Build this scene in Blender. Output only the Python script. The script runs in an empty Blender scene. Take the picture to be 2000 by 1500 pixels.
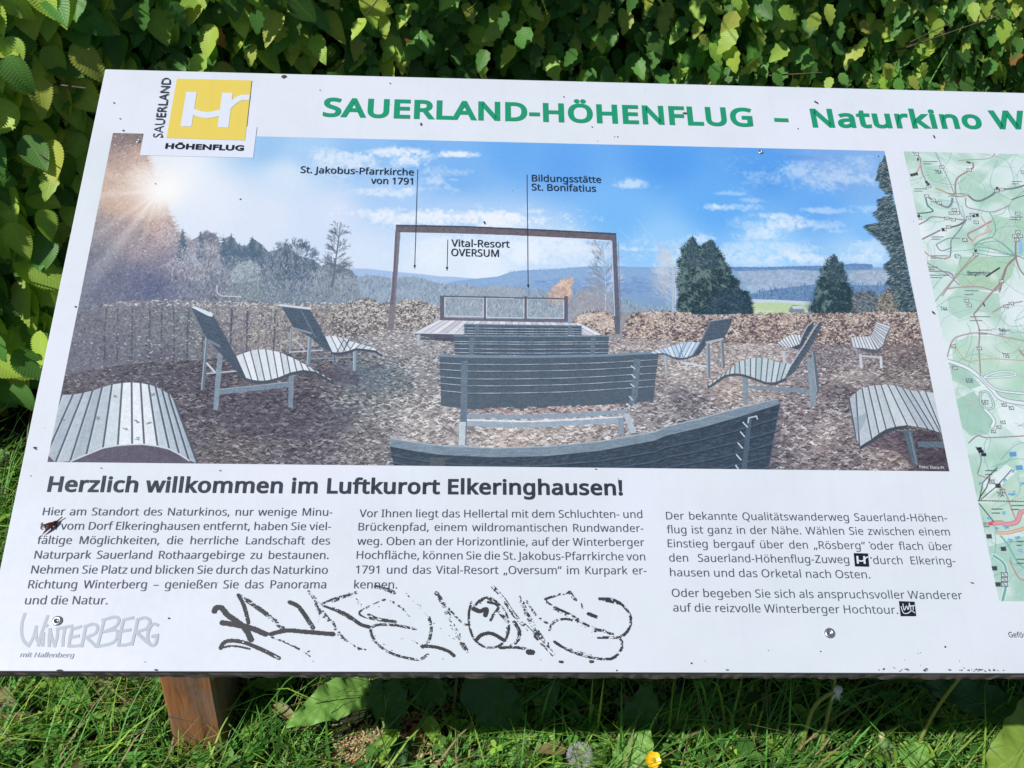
import bpy, math, random, os
import numpy as np
from mathutils import Vector, Matrix, Quaternion
C = bpy.context
scene = C.scene
COL = scene.collection
random.seed(7)
# ---- panel calibration: measured photograph pixels -> metres on the board's own surface
FPX = 2140.0
def _rod(w):
    w = np.array(w); t = np.linalg.norm(w); k = w / t
    K = np.array([[0, -k[2], k[1]], [k[2], 0, -k[0]], [-k[1], k[0], 0]])
    return np.eye(3) + np.sin(t) * K + (1 - np.cos(t)) * K @ K
RP = _rod((-.46917, .04603, -.00326)); TP = np.array((-.40719, .25606, -1.1182))
_M = np.stack([RP[:, 0], RP[:, 1], TP], 1); _Mi = np.linalg.inv(_M)
def P(x, y):
    q = _Mi @ np.array([(x - 1000) / FPX, (750 - y) / FPX, -1.0])
    return q[0] / q[2], q[1] / q[2]
ORG = {'L': (0, 400), 'M': (650, 400), 'R': (1300, 400), 'T': (0, 0), 'U': (650, 0), 'V': (1300, 0),
       'A': (0, 900), 'B': (650, 900), 'C': (1300, 900), 'p': None, 'N': (1700, 250)}
def px(o, pts):
    if o == 'p': return [tuple(p) for p in pts]
    k = 5.0 if o == 'N' else 20 / 7
    ox, oy = ORG[o]
    return [(ox + x / k, oy + y / k) for x, y in pts]
def pn(o, pts): return [P(x, y) for x, y in px(o, pts)]
# ---- world axes: board's long edge is level (world X), camera pitched down
PITCH = math.radians(35.7)
_u = RP[:, 0]
_wx = -(_u[1] * math.cos(PITCH) + _u[2] * math.sin(PITCH)) / _u[0]
UPC = np.array([_wx, math.cos(PITCH), math.sin(PITCH)]); UPC /= np.linalg.norm(UPC)
YC = np.cross(UPC, _u); YC /= np.linalg.norm(YC)
RWC = np.stack([_u, YC, UPC])                      # camera frame -> world
EDGE_H = .45                                       # height of the board's lower edge above the ground
_e = RWC @ (RP @ np.array([.5, -.5432, 0]) + TP)
CAM = np.array([0, 0, EDGE_H - _e[2]])
BR = RWC @ RP; BT = CAM + RWC @ TP                 # board frame -> world
def ray(x, y):
    d = RWC @ np.array([(x - 1000) / FPX, (750 - y) / FPX, -1.0]); return d
def ground(x, y, z=0.0):
    d = ray(x, y); t = (z - CAM[2]) / d[2]; return Vector(CAM + d * t)
def at_y(x, y, Y):
    d = ray(x, y); t = (Y - CAM[1]) / d[1]; return Vector(CAM + d * t)
def project(p):
    q = RWC.T @ (np.array(p) - CAM)
    return 1000 + FPX * q[0] / -q[2], 750 - FPX * q[1] / -q[2], -q[2]

cam = bpy.data.cameras.new('camera'); camo = bpy.data.objects.new('camera', cam); COL.objects.link(camo)
cam.sensor_width = 36; cam.lens = FPX / 2000 * 36; cam.clip_start = .02; cam.clip_end = 400
m4 = Matrix([[*RWC[i], CAM[i]] for i in range(3)] + [[0, 0, 0, 1]])
camo.matrix_world = m4; scene.camera = camo

# ---- daylight
SUN_KX, SUN_KY = .70, .60                          # shadow displacement per metre of height
sd = Vector((SUN_KX, SUN_KY, -1)).normalized()
elev = math.asin(-sd.z); azi = math.atan2(-sd.x, -sd.y)
world = bpy.data.worlds.new('World'); scene.world = world; world.use_nodes = True
nt = world.node_tree; bg = nt.nodes['Background']
sky = nt.nodes.new('ShaderNodeTexSky'); sky.sky_type = 'NISHITA'; sky.sun_disc = False
sky.sun_elevation = elev; sky.sun_rotation = azi
sky.air_density = 1.0; sky.dust_density = .6; sky.altitude = 600
nt.links.new(sky.outputs[0], bg.inputs[0]); bg.inputs[1].default_value = .062
sun = bpy.data.lights.new('sun', 'SUN'); sun.energy = 4.3; sun.angle = math.radians(.53); sun.color = (1, .97, .92)
suno = bpy.data.objects.new('sun', sun); COL.objects.link(suno)
suno.rotation_euler = sd.to_track_quat('-Z', 'Y').to_euler()
scene.view_settings.view_transform = 'Standard'; scene.view_settings.look = 'None'
scene.view_settings.exposure = 0.22; scene.view_settings.gamma = 1; scene.view_settings.use_curve_mapping = False
scene.cycles.use_denoising = True
scene.cycles.max_bounces = 6; scene.cycles.transparent_max_bounces = 4

# ---- helpers
def lin(c):
    c = np.array(c, float) / 255
    return tuple(np.where(c <= .04045, c / 12.92, ((c + .055) / 1.055) ** 2.4))
def link(o, parent=None):
    COL.objects.link(o)
    if parent is not None: o.parent = parent
    return o
def mesh_obj(name, V, F, mat, parent=None, smooth=False):
    me = bpy.data.meshes.new(name); me.from_pydata([tuple(v) for v in V], [], [tuple(f) for f in F]); me.validate()
    if mat is not None: me.materials.append(mat)
    if smooth: me.polygons.foreach_set('use_smooth', [True] * len(me.polygons))
    me.update(); o = bpy.data.objects.new(name, me); return link(o, parent)
def empty(name, loc, parent=None):
    o = bpy.data.objects.new(name, None); o.location = loc; o.empty_display_size = .05; return link(o, parent)
def tag(o, label=None, cat=None, group=None, kind=None):
    if label: o['label'] = label
    if cat: o['category'] = cat
    if group: o['group'] = group
    if kind: o['kind'] = kind
    return o
class MB:
    """collects vertices and faces, with a tint and a uv per vertex"""
    def __init__(s): s.V = []; s.F = []; s.T = []; s.UV = []
    def add(s, V, F, tint=(1, 1, 1), uv=None):
        n = len(s.V); s.V += [tuple(v) for v in V]; s.F += [tuple(i + n for i in f) for f in F]
        s.T += [tint] * len(V) if not isinstance(tint, list) else tint; s.UV += uv if uv is not None else [(0, 0)] * len(V)
    def tube(s, pts, r, n=6, tint=(1, 1, 1), r2=None, cap=True):
        pts = [Vector(p) for p in pts]; N = len(pts); r2 = r if r2 is None else r2
        V = []; F = []; prev = None
        for i, p in enumerate(pts):
            d = (pts[min(i + 1, N - 1)] - pts[max(i - 1, 0)]).normalized()
            a = prev if prev is not None else (Vector((1, 0, 0)) if abs(d.x) < .9 else Vector((0, 1, 0)))
            a = (a - d * a.dot(d)).normalized(); b = d.cross(a); prev = a
            rr = r + (r2 - r) * i / (N - 1)
            V += [p + (a * math.cos(2 * math.pi * k / n) + b * math.sin(2 * math.pi * k / n)) * rr for k in range(n)]
        for i in range(N - 1):
            for k in range(n): F.append((i * n + k, i * n + (k + 1) % n, (i + 1) * n + (k + 1) % n, (i + 1) * n + k))
        if cap: F.append(tuple(range(n))[::-1]); F.append(tuple((N - 1) * n + k for k in range(n)))
        s.add(V, F, tint)
    def box(s, x0, x1, y0, y1, z0, z1, tint=(1, 1, 1)):
        V = [(x, y, z) for z in (z0, z1) for y in (y0, y1) for x in (x0, x1)]
        s.add(V, [(0, 2, 3, 1), (4, 5, 7, 6), (0, 1, 5, 4), (2, 6, 7, 3), (0, 4, 6, 2), (1, 3, 7, 5)], tint)
    def mesh(s, name, mat, smooth=True):
        me = bpy.data.meshes.new(name)
        me.from_pydata(s.V, [], s.F)
        if mat: me.materials.append(mat)
        ca = me.color_attributes.new('tint', 'FLOAT_COLOR', 'POINT')
        ca.data.foreach_set('color', np.c_[np.array(s.T, np.float32), np.ones(len(s.T), np.float32)].ravel())
        uvl = me.uv_layers.new(name='UVMap'); li = np.zeros(len(me.loops), np.int32); me.loops.foreach_get('vertex_index', li)
        uvl.data.foreach_set('uv', np.array(s.UV, np.float32)[li].ravel())
        if smooth: me.polygons.foreach_set('use_smooth', [True] * len(me.polygons))
        me.update(); return me
    def build(s, name, mat, parent=None, smooth=True):
        return link(bpy.data.objects.new(name, s.mesh(name, mat, smooth)), parent)

class NT:
    def __init__(s, name):
        s.m = bpy.data.materials.new(name); s.m.use_nodes = True; s.t = s.m.node_tree; s.b = s.t.nodes['Principled BSDF']; s.out = s.t.nodes['Material Output']
    def n(s, typ, **kw):
        nd = s.t.nodes.new(typ)
        for k, v in kw.items():
            if k.startswith('i_'): nd.inputs[int(k[2:]) if k[2:].isdigit() else k[2:]].default_value = v
            else: setattr(nd, k, v)
        return nd
    def l(s, a, b): s.t.links.new(a, b)
    def coord(s, which='Object', scale=(1, 1, 1)):
        tc = s.n('ShaderNodeTexCoord'); mp = s.n('ShaderNodeMapping'); mp.inputs['Scale'].default_value = scale; s.l(tc.outputs[which], mp.inputs[0]); return mp.outputs[0]
    def noise(s, co, scale, detail=4, rough=.6):
        nd = s.n('ShaderNodeTexNoise'); nd.inputs['Scale'].default_value = scale; nd.inputs['Detail'].default_value = detail; nd.inputs['Roughness'].default_value = rough; s.l(co, nd.inputs['Vector']); return nd.outputs['Fac']
    def ramp(s, f, stops):
        r = s.n('ShaderNodeValToRGB'); e = r.color_ramp.elements
        while len(e) < len(stops): e.new(.5)
        for k, (p, c) in enumerate(stops): e[k].position = p; e[k].color = (*c, 1) if len(c) == 3 else c
        s.l(f, r.inputs[0]); return r.outputs[0]
    def mix(s, f, a, b, mode='MIX'):
        nd = s.n('ShaderNodeMix', data_type='RGBA', blend_type=mode)
        for x, i in ((f, 0), (a, 6), (b, 7)):
            if isinstance(x, (int, float)): nd.inputs[i].default_value = x
            elif isinstance(x, tuple): nd.inputs[i].default_value = (*x, 1)
            else: s.l(x, nd.inputs[i])
        return nd.outputs[2]
    def math(s, op, a, b=0.0, clamp=False):
        nd = s.n('ShaderNodeMath', operation=op, use_clamp=clamp)
        for x, i in ((a, 0), (b, 1)):
            if isinstance(x, (int, float)): nd.inputs[i].default_value = x
            else: s.l(x, nd.inputs[i])
        return nd.outputs[0]
    def bump(s, h, strength=.3, dist=.002):
        nd = s.n('ShaderNodeBump'); nd.inputs['Strength'].default_value = strength; nd.inputs['Distance'].default_value = dist; s.l(h, nd.inputs['Height']); s.l(nd.outputs[0], s.b.inputs['Normal']); return nd.outputs[0]
    def base(s, c): 
        if isinstance(c, tuple): s.b.inputs['Base Color'].default_value = (*c, 1)
        else: s.l(c, s.b.inputs['Base Color'])
    def rough(s, r): 
        if isinstance(r, float): s.b.inputs['Roughness'].default_value = r
        else: s.l(r, s.b.inputs['Roughness'])

WHITE_A = .57; WHITE_C = np.array((.935, .985, 1.10)); WHITE_S = (229, 233, 243)
def print_albedo(a):
    """printed colour as seen in daylight -> ink reflectance, relative to the white sheet"""
    a = np.clip(a, 0, 255) / 255.0
    L = np.where(a <= .04045, a / 12.92, ((a + .055) / 1.055) ** 2.4)
    w = np.array(lin(WHITE_S))
    return np.clip((L - .012) / (w - .012) * WHITE_A * WHITE_C, .006, .9)
def ink(c): return tuple(float(x) for x in print_albedo(np.array(c, float)))

def sheet_mat(name, color, rough=.38, grime=0.0, spec=.4):
    k = NT(name); co = k.coord('Object')
    if color is None: c = None
    else: c = color
    g = k.noise(co, 9, 6, .65); g2 = k.noise(co, 160, 3)
    if c is not None:
        f = k.math('MULTIPLY', k.ramp(g, [(.45, (0, 0, 0)), (.75, (1, 1, 1))]), grime)
        w2 = k.ramp(k.noise(k.coord('Object', (1, 1.6, 1)), 3.2, 3), [(.35, (0, 0, 0)), (.65, (1, 1, 1))])
        c1 = k.mix(w2, tuple(x * y for x, y in zip(c, (1.02, 1.0, 1.03))), tuple(x * y for x, y in zip(c, (.95, .985, .955)))) if grime else c
        st = k.ramp(k.noise(k.coord('Object', (90, 3.5, 1)), 1.0, 4, .6), [(.52, (0, 0, 0)), (.72, (.5, .5, .5))])
        c1 = k.mix(st, c1, tuple(x * y for x, y in zip(c, (.93, .95, .94))))
        k.base(k.mix(f, c1, tuple(x * y for x, y in zip(c, (.84, .88, .86)))))
    k.rough(k.ramp(g2, [(.3, (rough * .85,) * 3), (.7, (rough * 1.2,) * 3)]))
    k.b.inputs['Specular IOR Level'].default_value = spec
    return k
def image_mat(name, cv):
    img = bpy.data.images.new(name, cv.w, cv.h, alpha=False, float_buffer=True)
    img.colorspace_settings.name = 'Linear Rec.709'
    a = print_albedo(cv.a)[::-1]
    px_ = np.ones((cv.h, cv.w, 4), np.float32); px_[..., :3] = a
    img.pixels.foreach_set(px_.ravel()); img.update(); img.pack()
    k = sheet_mat(name, None); t = k.n('ShaderNodeTexImage'); t.image = img; t.interpolation = 'Linear'; t.extension = 'EXTEND'
    uv = k.n('ShaderNodeUVMap'); k.l(uv.outputs[0], t.inputs[0])
    k.base(t.outputs[0]); return k.m
# ---- a small painter for the flat prints on the board (numpy, sRGB 0..255)
class Canvas:
    def __init__(s, w, h, res, u0=0.0, v0=0.0, seed=1):
        s.w, s.h, s.res, s.u0, s.v0 = w, h, res, u0, v0
        s.a = np.zeros((h, w, 3), np.float32); s.r = np.random.RandomState(seed)
        s.pr = random.Random(seed)
    def tr(s, o, pts):
        return np.array([((u - s.u0) * s.res, (s.v0 - v) * s.res) for u, v in pn(o, pts)])
    def noise(s, cell, oct=3, ax=1.0, h=None, w=None):
        h = h or s.h; w = w or s.w
        out = np.zeros((h, w), np.float32); amp = 1; tot = 0
        for _ in range(oct):
            cy, cx = max(1.0, cell), max(1.0, cell * ax)
            gy, gx = int(h / cy) + 3, int(w / cx) + 3
            g = s.r.rand(gy, gx).astype(np.float32)
            y = np.arange(h) / cy; x = np.arange(w) / cx
            yi = y.astype(int); xi = x.astype(int)
            fy = (y - yi); fx = (x - xi)
            fy = (fy * fy * (3 - 2 * fy))[:, None]; fx = (fx * fx * (3 - 2 * fx))[None]
            a = g[yi][:, xi]; b = g[yi][:, xi + 1]; c = g[yi + 1][:, xi]; d = g[yi + 1][:, xi + 1]
            out += amp * ((a * (1 - fx) + b * fx) * (1 - fy) + (c * (1 - fx) + d * fx) * fy)
            tot += amp; amp *= .55; cell /= 2
        return out / tot
    def cover(s, q, ss=2):
        x0 = max(0, int(q[:, 0].min()) - 1); x1 = min(s.w, int(q[:, 0].max()) + 2)
        y0 = max(0, int(q[:, 1].min()) - 1); y1 = min(s.h, int(q[:, 1].max()) + 2)
        if x1 <= x0 or y1 <= y0: return None
        X = (np.arange((x1 - x0) * ss) + .5) / ss + x0; Y = (np.arange((y1 - y0) * ss) + .5) / ss + y0
        ins = np.zeros((len(Y), len(X)), bool)
        n = len(q)
        for i in range(n):
            ax, ay = q[i]; bx, by = q[(i + 1) % n]
            if ay == by: continue
            m = (Y >= min(ay, by)) & (Y < max(ay, by))
            if not m.any(): continue
            xs = ax + (Y[m] - ay) * (bx - ax) / (by - ay)
            ins[m] ^= X[None] < xs[:, None]
        c = ins.reshape(y1 - y0, ss, x1 - x0, ss).mean((1, 3)).astype(np.float32)
        return x0, y0, x1, y1, c
    def blend(s, box, c, col):
        x0, y0, x1, y1 = box
        v = s.a[y0:y1, x0:x1]; v += (col - v) * c[..., None]
    def poly(s, o, pts, col, a=1.0, var=0, raw=False, grain=3):
        q = np.array(pts, float) if raw else s.tr(o, pts)
        r = s.cover(q)
        if r is None: return None
        x0, y0, x1, y1, c = r
        col = np.array(col, np.float32)
        if var:
            n = s.noise(grain, 2, 1, y1 - y0, x1 - x0)[..., None] - .5
            col = col[None, None] + n * 2 * var
        s.blend((x0, y0, x1, y1), c * a, col)
        return r
    def grad(s, o, pts, stops):
        """fill a polygon with colours interpolated between scattered stops ((x,y),rgb)"""
        q = s.tr(o, pts); r = s.cover(q)
        x0, y0, x1, y1, c = r
        X = np.arange(x0, x1)[None] * np.ones((y1 - y0, 1)); Y = np.arange(y0, y1)[:, None] * np.ones((1, x1 - x0))
        W = 0; C = 0
        for so, p, col in stops:
            t = s.tr(so, [p])[0]
            w = 1 / (((X - t[0]) ** 2 + (Y - t[1]) ** 2 + 400) ** 1.6)
            W = W + w; C = C + w[..., None] * np.array(col, float)
        s.blend((x0, y0, x1, y1), c, (C / W[..., None]).astype(np.float32))
        return r
    def seg(s, ax, ay, bx, by, w, col, a=1.0, w2=None):
        w2 = w if w2 is None else w2
        m = max(w, w2) / 2 + 1.5
        x0 = max(0, int(min(ax, bx) - m)); x1 = min(s.w, int(max(ax, bx) + m) + 1)
        y0 = max(0, int(min(ay, by) - m)); y1 = min(s.h, int(max(ay, by) + m) + 1)
        if x1 <= x0 or y1 <= y0: return
        X = np.arange(x0, x1, dtype=np.float32)[None] + .5; Y = np.arange(y0, y1, dtype=np.float32)[:, None] + .5
        dx, dy = bx - ax, by - ay; L = dx * dx + dy * dy + 1e-6
        t = ((X - ax) * dx + (Y - ay) * dy) / L
        t = np.minimum(np.maximum(t, 0), 1)
        d = np.sqrt((X - ax - t * dx) ** 2 + (Y - ay - t * dy) ** 2)
        c = np.clip((w + (w2 - w) * t) / 2 + .5 - d, 0, 1) * a
        v = s.a[y0:y1, x0:x1]; v += (np.array(col, np.float32) - v) * c[..., None]
    def line(s, o, pts, w, col, a=1.0, w2=None):
        q = s.tr(o, pts); n = len(q) - 1
        for i in range(n):
            wa = w if w2 is None else w + (w2 - w) * i / n
            wb = w if w2 is None else w + (w2 - w) * (i + 1) / n
            s.seg(*q[i], *q[i + 1], wa, col, a, wb)
    def scatter(s, r, n, L, w, cols, ang=(0, 180), a=.9, curl=0.0, f=None):
        """n short strokes inside coverage r"""
        x0, y0, x1, y1, c = r
        ys, xs = np.nonzero(c > .4)
        if len(ys) == 0: return
        k = s.r.randint(0, len(ys), n)
        for i in k:
            X = x0 + xs[i]; Y = y0 + ys[i]
            if f is not None:
                col = f(X, Y)
                if col is None: continue
            else: col = s.pr.choice(cols)
            t = math.radians(s.pr.uniform(*ang)); l = s.pr.uniform(*L)
            dx, dy = math.cos(t) * l / 2, -math.sin(t) * l / 2
            ww = s.pr.uniform(*w)
            if curl:
                ox, oy = -dy * curl, dx * curl
                if s.pr.random() < .5: ox, oy = -ox, -oy
                s.seg(X - dx, Y - dy, X + ox, Y + oy, ww, col, a); s.seg(X + ox, Y + oy, X + dx, Y + dy, ww, col, a)
            else: s.seg(X - dx, Y - dy, X + dx, Y + dy, ww, col, a)
    def branch(s, x, y, ang, L, w, col, depth, a=.8, spread=28, up=0.15):
        if depth == 0 or L < 2: return
        t = math.radians(ang); x2, y2 = x + math.cos(t) * L, y - math.sin(t) * L
        s.seg(x, y, x2, y2, w, col, a, w * .7)
        for k in range(s.pr.choice((2, 3, 3))):
            f = s.pr.uniform(.45, 1)
            na = ang + s.pr.uniform(-spread, spread) * 1.5; na += (90 - na) * up
            s.branch(x + (x2 - x) * f, y + (y2 - y) * f, na, L * s.pr.uniform(.55, .8), w * .62, col, depth - 1, a, spread, up)
    def blob(s, o, p, rx, ry, col, a, soft=1.0):
        """soft elliptical spot, radii in photo pixels"""
        c = s.tr(o, [p])[0]; k = s.res * .8 / 1650
        rx *= k; ry *= k * 1.15
        x0 = max(0, int(c[0] - rx * 2.5)); x1 = min(s.w, int(c[0] + rx * 2.5)); y0 = max(0, int(c[1] - ry * 2.5)); y1 = min(s.h, int(c[1] + ry * 2.5))
        if x1 <= x0 or y1 <= y0: return
        X = np.arange(x0, x1)[None]; Y = np.arange(y0, y1)[:, None]
        d = ((X - c[0]) / rx) ** 2 + ((Y - c[1]) / ry) ** 2
        s.blend((x0, y0, x1, y1), (np.exp(-d * soft) * a).astype(np.float32), np.array(col, np.float32))

def spruce(cv, o, apex, base, halfw, cols, rows=26, lean=0, dens=1.0, trunk=(60, 70, 80), droop=.25, bg=True):
    A = cv.tr(o, [apex])[0]; B = cv.tr(o, [base])[0]; W = (cv.tr(o, [(base[0] + halfw, base[1])])[0] - B)[0]
    H = B[1] - A[1]; r = cv.pr
    nk = max(5, int(H / 9)); tips = []
    for sg in (-1, 1):
        k = []
        for i in range(nk * 2):
            t = (i + .6) / (nk * 2); hw = W * (t ** .8) * (r.uniform(.72, 1.12) if i % 2 else r.uniform(.5, .8)); k.append((A[0] + (B[0] - A[0]) * t + sg * hw, A[1] + H * (t + r.uniform(-.012, .012))))
        tips.append(k)
    cv.poly('p', [(A[0], A[1] - 2)] + tips[0] + tips[1][::-1], cols[0], .92, 16, raw=True, grain=4)
    n = int(H * W / 5 * dens) if bg else 0
    for i in range(n):
        t = r.random() ** .75; hw = W * (t ** .8)
        f = r.uniform(-1.02, 1.02); x = A[0] + (B[0] - A[0]) * t + hw * f * r.uniform(.8, 1.05); y = A[1] + H * t + r.uniform(-2, 2)
        l = r.uniform(1.6, 5.5) * (1 if H > 60 else .7); an = math.pi / 2 * r.uniform(.1, 1.1) if f > 0 else math.pi - math.pi / 2 * r.uniform(.1, 1.1)
        if abs(f) > .8: an = r.uniform(-.3, .5) if f > 0 else math.pi - r.uniform(-.3, .5)
        cv.seg(x, y, x + l * math.cos(an), y + l * math.sin(an) * .8, r.uniform(.9, 1.9), r.choice(cols), r.uniform(.5, .9))
    cv.seg(A[0], A[1] - 3, A[0], A[1] + 6, 1.0, cols[0], .8)

def bushy(cv, o, pts, dark, mid, light, n=900, L=(2, 6), w=(.9, 1.8), sky=0, down=0.0, a=.8, edge=1.0, lightdir=(-.6, -.8)):
    """a ragged crown: filled outline, tufts breaking the rim, clumps light on the sun side"""
    q = cv.tr(o, pts); c = q.mean(0); r = cv.pr
    cov = cv.poly('p', q, mid, .9, 14, raw=True, grain=5)
    x0, y0, x1, y1, cc = cov; cl = cv.noise(11, 3); fine = cv.noise(4, 2)
    nq = len(q)
    for i in range(int(n * .35 * edge)):
        k = r.randrange(nq); t = r.random(); e = q[k] * (1 - t) + q[(k + 1) % nq] * t
        if e[1] > y1 - 6: continue
        d = e - c; d = d / (np.hypot(*d) + 1e-6); an = math.atan2(d[1], d[0]) + r.uniform(-.7, .7); l = r.uniform(*L) * (1.3 if down or n < 800 else 1.9)
        d2 = np.array((math.cos(an), math.sin(an) * .8 + down - (0 if n < 800 else .35))); cv.seg(*(e - d2 * l * .8), *(e + d2 * l * .75), r.uniform(*w), r.choice((mid, dark, dark)), .85, .4)
    def col(X, Y):
        v = cl[Y, X] + (fine[Y, X] - .5) * .7; s_ = ((X - c[0]) / (x1 - x0) * lightdir[0] + (Y - c[1]) / (y1 - y0) * lightdir[1]) * .5
        v += s_ + r.uniform(-.12, .12)
        return light if v > .6 else mid if v > .49 else dark
    cv.scatter(cov, n, L, w, None, (20, 160) if not down else (200, 340), a, .25, f=col)
    return cov

def slats(cv, tops, bots, cols, gap=(50, 58, 70), gw=2.2, var=12, hi=None):
    """slats between successive top/bottom points (already raster coordinates)"""
    n = len(tops) - 1
    for i in range(n):
        q = [tops[i], tops[i + 1], bots[i + 1], bots[i]]
        c = cols[i % len(cols)]
        cv.poly('p', q, c, 1, var, raw=True, grain=4)
        # grain lines along the slat
        for k in range(3):
            f = cv.pr.uniform(.15, .85); d = cv.pr.uniform(-22, 14)
            a = tops[i] * (1 - f) + tops[i + 1] * f; b = bots[i] * (1 - f) + bots[i + 1] * f
            f1, f2 = sorted((cv.pr.random(), cv.pr.random()))
            p1 = a + (b - a) * f1; p2 = a + (b - a) * f2
            cv.seg(*p1, *p2, .8, np.array(c) + d, .6)
    for i in range(n + 1):
        cv.seg(*tops[i], *bots[i], gw, gap, .92)
        if hi is not None and i < n:
            d = np.array((gw * .8, 0)); cv.seg(*(tops[i] + d), *(bots[i] + d), .8, hi, .6)
def resamp(q, n):
    q = np.array(q, float); d = np.r_[0, np.cumsum(np.linalg.norm(np.diff(q, axis=0), axis=1))]
    t = np.linspace(0, d[-1], n)
    return np.stack([np.interp(t, d, q[:, 0]), np.interp(t, d, q[:, 1])], 1)

def paint_photo():
    RES = 2000
    cv = Canvas(1600, 727, RES, seed=5); pr = cv.pr; A = cv.a
    full = [(200, 240), (1760, 280), (1880, 940), (60, 920)]
    # sky
    cv.grad('p', full, [('p', p, c) for p, c in [
        ((520, 285), (150, 196, 238)), ((600, 300), (165, 205, 242)), ((560, 345), (214, 230, 246)), ((330, 330), (232, 240, 249)), ((420, 400), (230, 237, 249)), ((520, 420), (222, 231, 246)),
        ((640, 420), (214, 226, 246)), ((700, 300), (140, 190, 240)), ((820, 300), (120, 178, 238)), ((760, 380), (170, 205, 244)), ((900, 340), (120, 178, 238)), ((900, 430), (176, 208, 245)),
        ((1000, 300), (104, 170, 238)), ((1100, 320), (98, 165, 238)), ((1300, 310), (86, 158, 236)), ((1500, 330), (88, 158, 234)), ((1400, 400), (100, 172, 242)), ((1200, 420), (118, 184, 244)),
        ((1600, 400), (104, 170, 240)), ((1700, 320), (132, 178, 232)), ((1620, 330), (122, 170, 230)), ((1700, 450), (128, 188, 245)), ((1300, 480), (150, 203, 248)), ((1500, 490), (158, 208, 248)), ((1000, 480), (206, 226, 248)),
        ((850, 500), (225, 236, 248)), ((700, 500), (214, 228, 246)), ((1100, 500), (200, 222, 247)), ((950, 525), (228, 238, 248)), ((1680, 500), (172, 212, 246))]])
    n1 = cv.noise(60, 5, 2.2); n2 = cv.noise(26, 4, 1.8); n3 = cv.noise(7, 3)
    def cloud(o, p, rx, ry, a, th=.45, col=(240, 244, 250)):
        c = cv.tr(o, [p])[0]; k = RES * .8 / 1650; X = np.arange(cv.w)[None]; Y = np.arange(cv.h)[:, None]
        d = ((X - c[0]) / (rx * k)) ** 2 + ((Y - c[1]) / (ry * k * 1.15)) ** 2
        m = np.clip((np.exp(-d) * 1.25 + (n2 - .5) * 1.7 + (n3 - .5) * 1.1 - th) * 1.25, 0, 1) * np.clip(np.exp(-d * .5) * 1.6 - .15, 0, 1) * a
        A[:] += (np.array(col, np.float32) - A) * m[..., None].astype(np.float32)
    for o, p, rx, ry, a in [('U', (310, 850), 75, 14, .85), ('U', (410, 895), 40, 16, .8), ('U', (710, 862), 45, 9, .9), ('U', (640, 960), 60, 14, .45), ('U', (580, 1010), 50, 14, .5), ('U', (60, 900), 70, 30, .7),
                            ('U', (520, 1055), 60, 10, .5), ('U', (300, 1075), 80, 14, .6), ('U', (640, 1215), 260, 20, .85), ('U', (900, 1230), 140, 22, .6), ('U', (1150, 1180), 45, 8, .55), ('U', (1150, 1215), 40, 6, .5), ('U', (1670, 1030), 42, 12, .6),
                            ('U', (1300, 1400), 200, 40, .35), ('U', (1680, 1390), 70, 8, .55), ('U', (900, 1390), 200, 40, .6), ('V', (350, 1080), 42, 6, .35), ('V', (480, 1118), 34, 6, .35), ('V', (340, 1155), 70, 11, .6), ('V', (300, 1150), 26, 10, .5),
                            ('V', (500, 1250), 55, 20, .35), ('V', (500, 1310), 42, 12, .5), ('V', (680, 1240), 62, 22, .62), ('V', (830, 1250), 80, 12, .35), ('V', (610, 1200), 50, 7, .3), ('V', (930, 1175), 80, 8, .45), ('V', (1120, 1160), 60, 8, .3), ('V', (980, 1290), 30, 6, .3),
                            ('V', (200, 1330), 42, 14, .6), ('V', (500, 1400), 220, 22, .45), ('V', (350, 1450), 260, 20, .35), ('V', (1000, 950), 190, 40, .32), ('V', (850, 990), 160, 30, .25), ('V', (1180, 1370), 60, 20, .4), ('V', (950, 1440), 160, 14, .35)]:
        cloud(o, p, rx, ry, a)
    cloud('V', (760, 880), 80, 8, .35, col=(80, 130, 200))
    for q in ([(1690, 1215), (1740, 1275), (1800, 1345)], [(1600, 1285), (1640, 1320), (1670, 1360)], [(1740, 1335), (1800, 1370)]):
        cv.line('U', q, .9, (200, 222, 246), .6)
    # far hills
    cv.poly('M', [(110, 355), (200, 358), (340, 374), (480, 386), (600, 400), (700, 404), (790, 412), (900, 470), (100, 480)], (152, 182, 224), .8, 8)
    cv.poly('M', [(640, 436), (700, 424), (780, 415), (920, 401), (985, 378), (1050, 368), (1160, 363), (1250, 360), (1350, 351), (1450, 345), (1560, 345), (1700, 347), (1800, 350), (2000, 345), (2000, 640), (1000, 640), (700, 560)], (136, 170, 210), .95, 8)
    cv.grad('M', [(640, 470), (900, 455), (1100, 440), (1700, 430), (2000, 460), (2000, 640), (1000, 640), (700, 560)],
            [('M', (800, 460), (156, 182, 208)), ('M', (1100, 450), (136, 168, 208)), ('M', (1650, 430), (122, 158, 202)), ('M', (1650, 560), (134, 164, 198)), ('M', (900, 560), (146, 170, 194)), ('M', (1900, 560), (128, 160, 194))])
    for i in range(60):
        x = 985 + i * 11 + pr.uniform(-4, 4); y = np.interp(x, [985, 1160, 1450, 1700], [372, 360, 344, 346])
        cv.line('M', [(x, y - pr.uniform(-2, 3)), (x, y + 5)], 1.6, (104, 142, 198), .5)
    r = cv.poly('M', [(1100, 420), (1700, 400), (2000, 430), (2000, 520), (1200, 480)], (120, 155, 208), .3)
    cv.scatter(r, 500, (3, 9), (1, 2), [(105, 142, 196), (140, 172, 214), (160, 180, 214), (98, 132, 186)], (-15, 15), .45)
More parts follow.
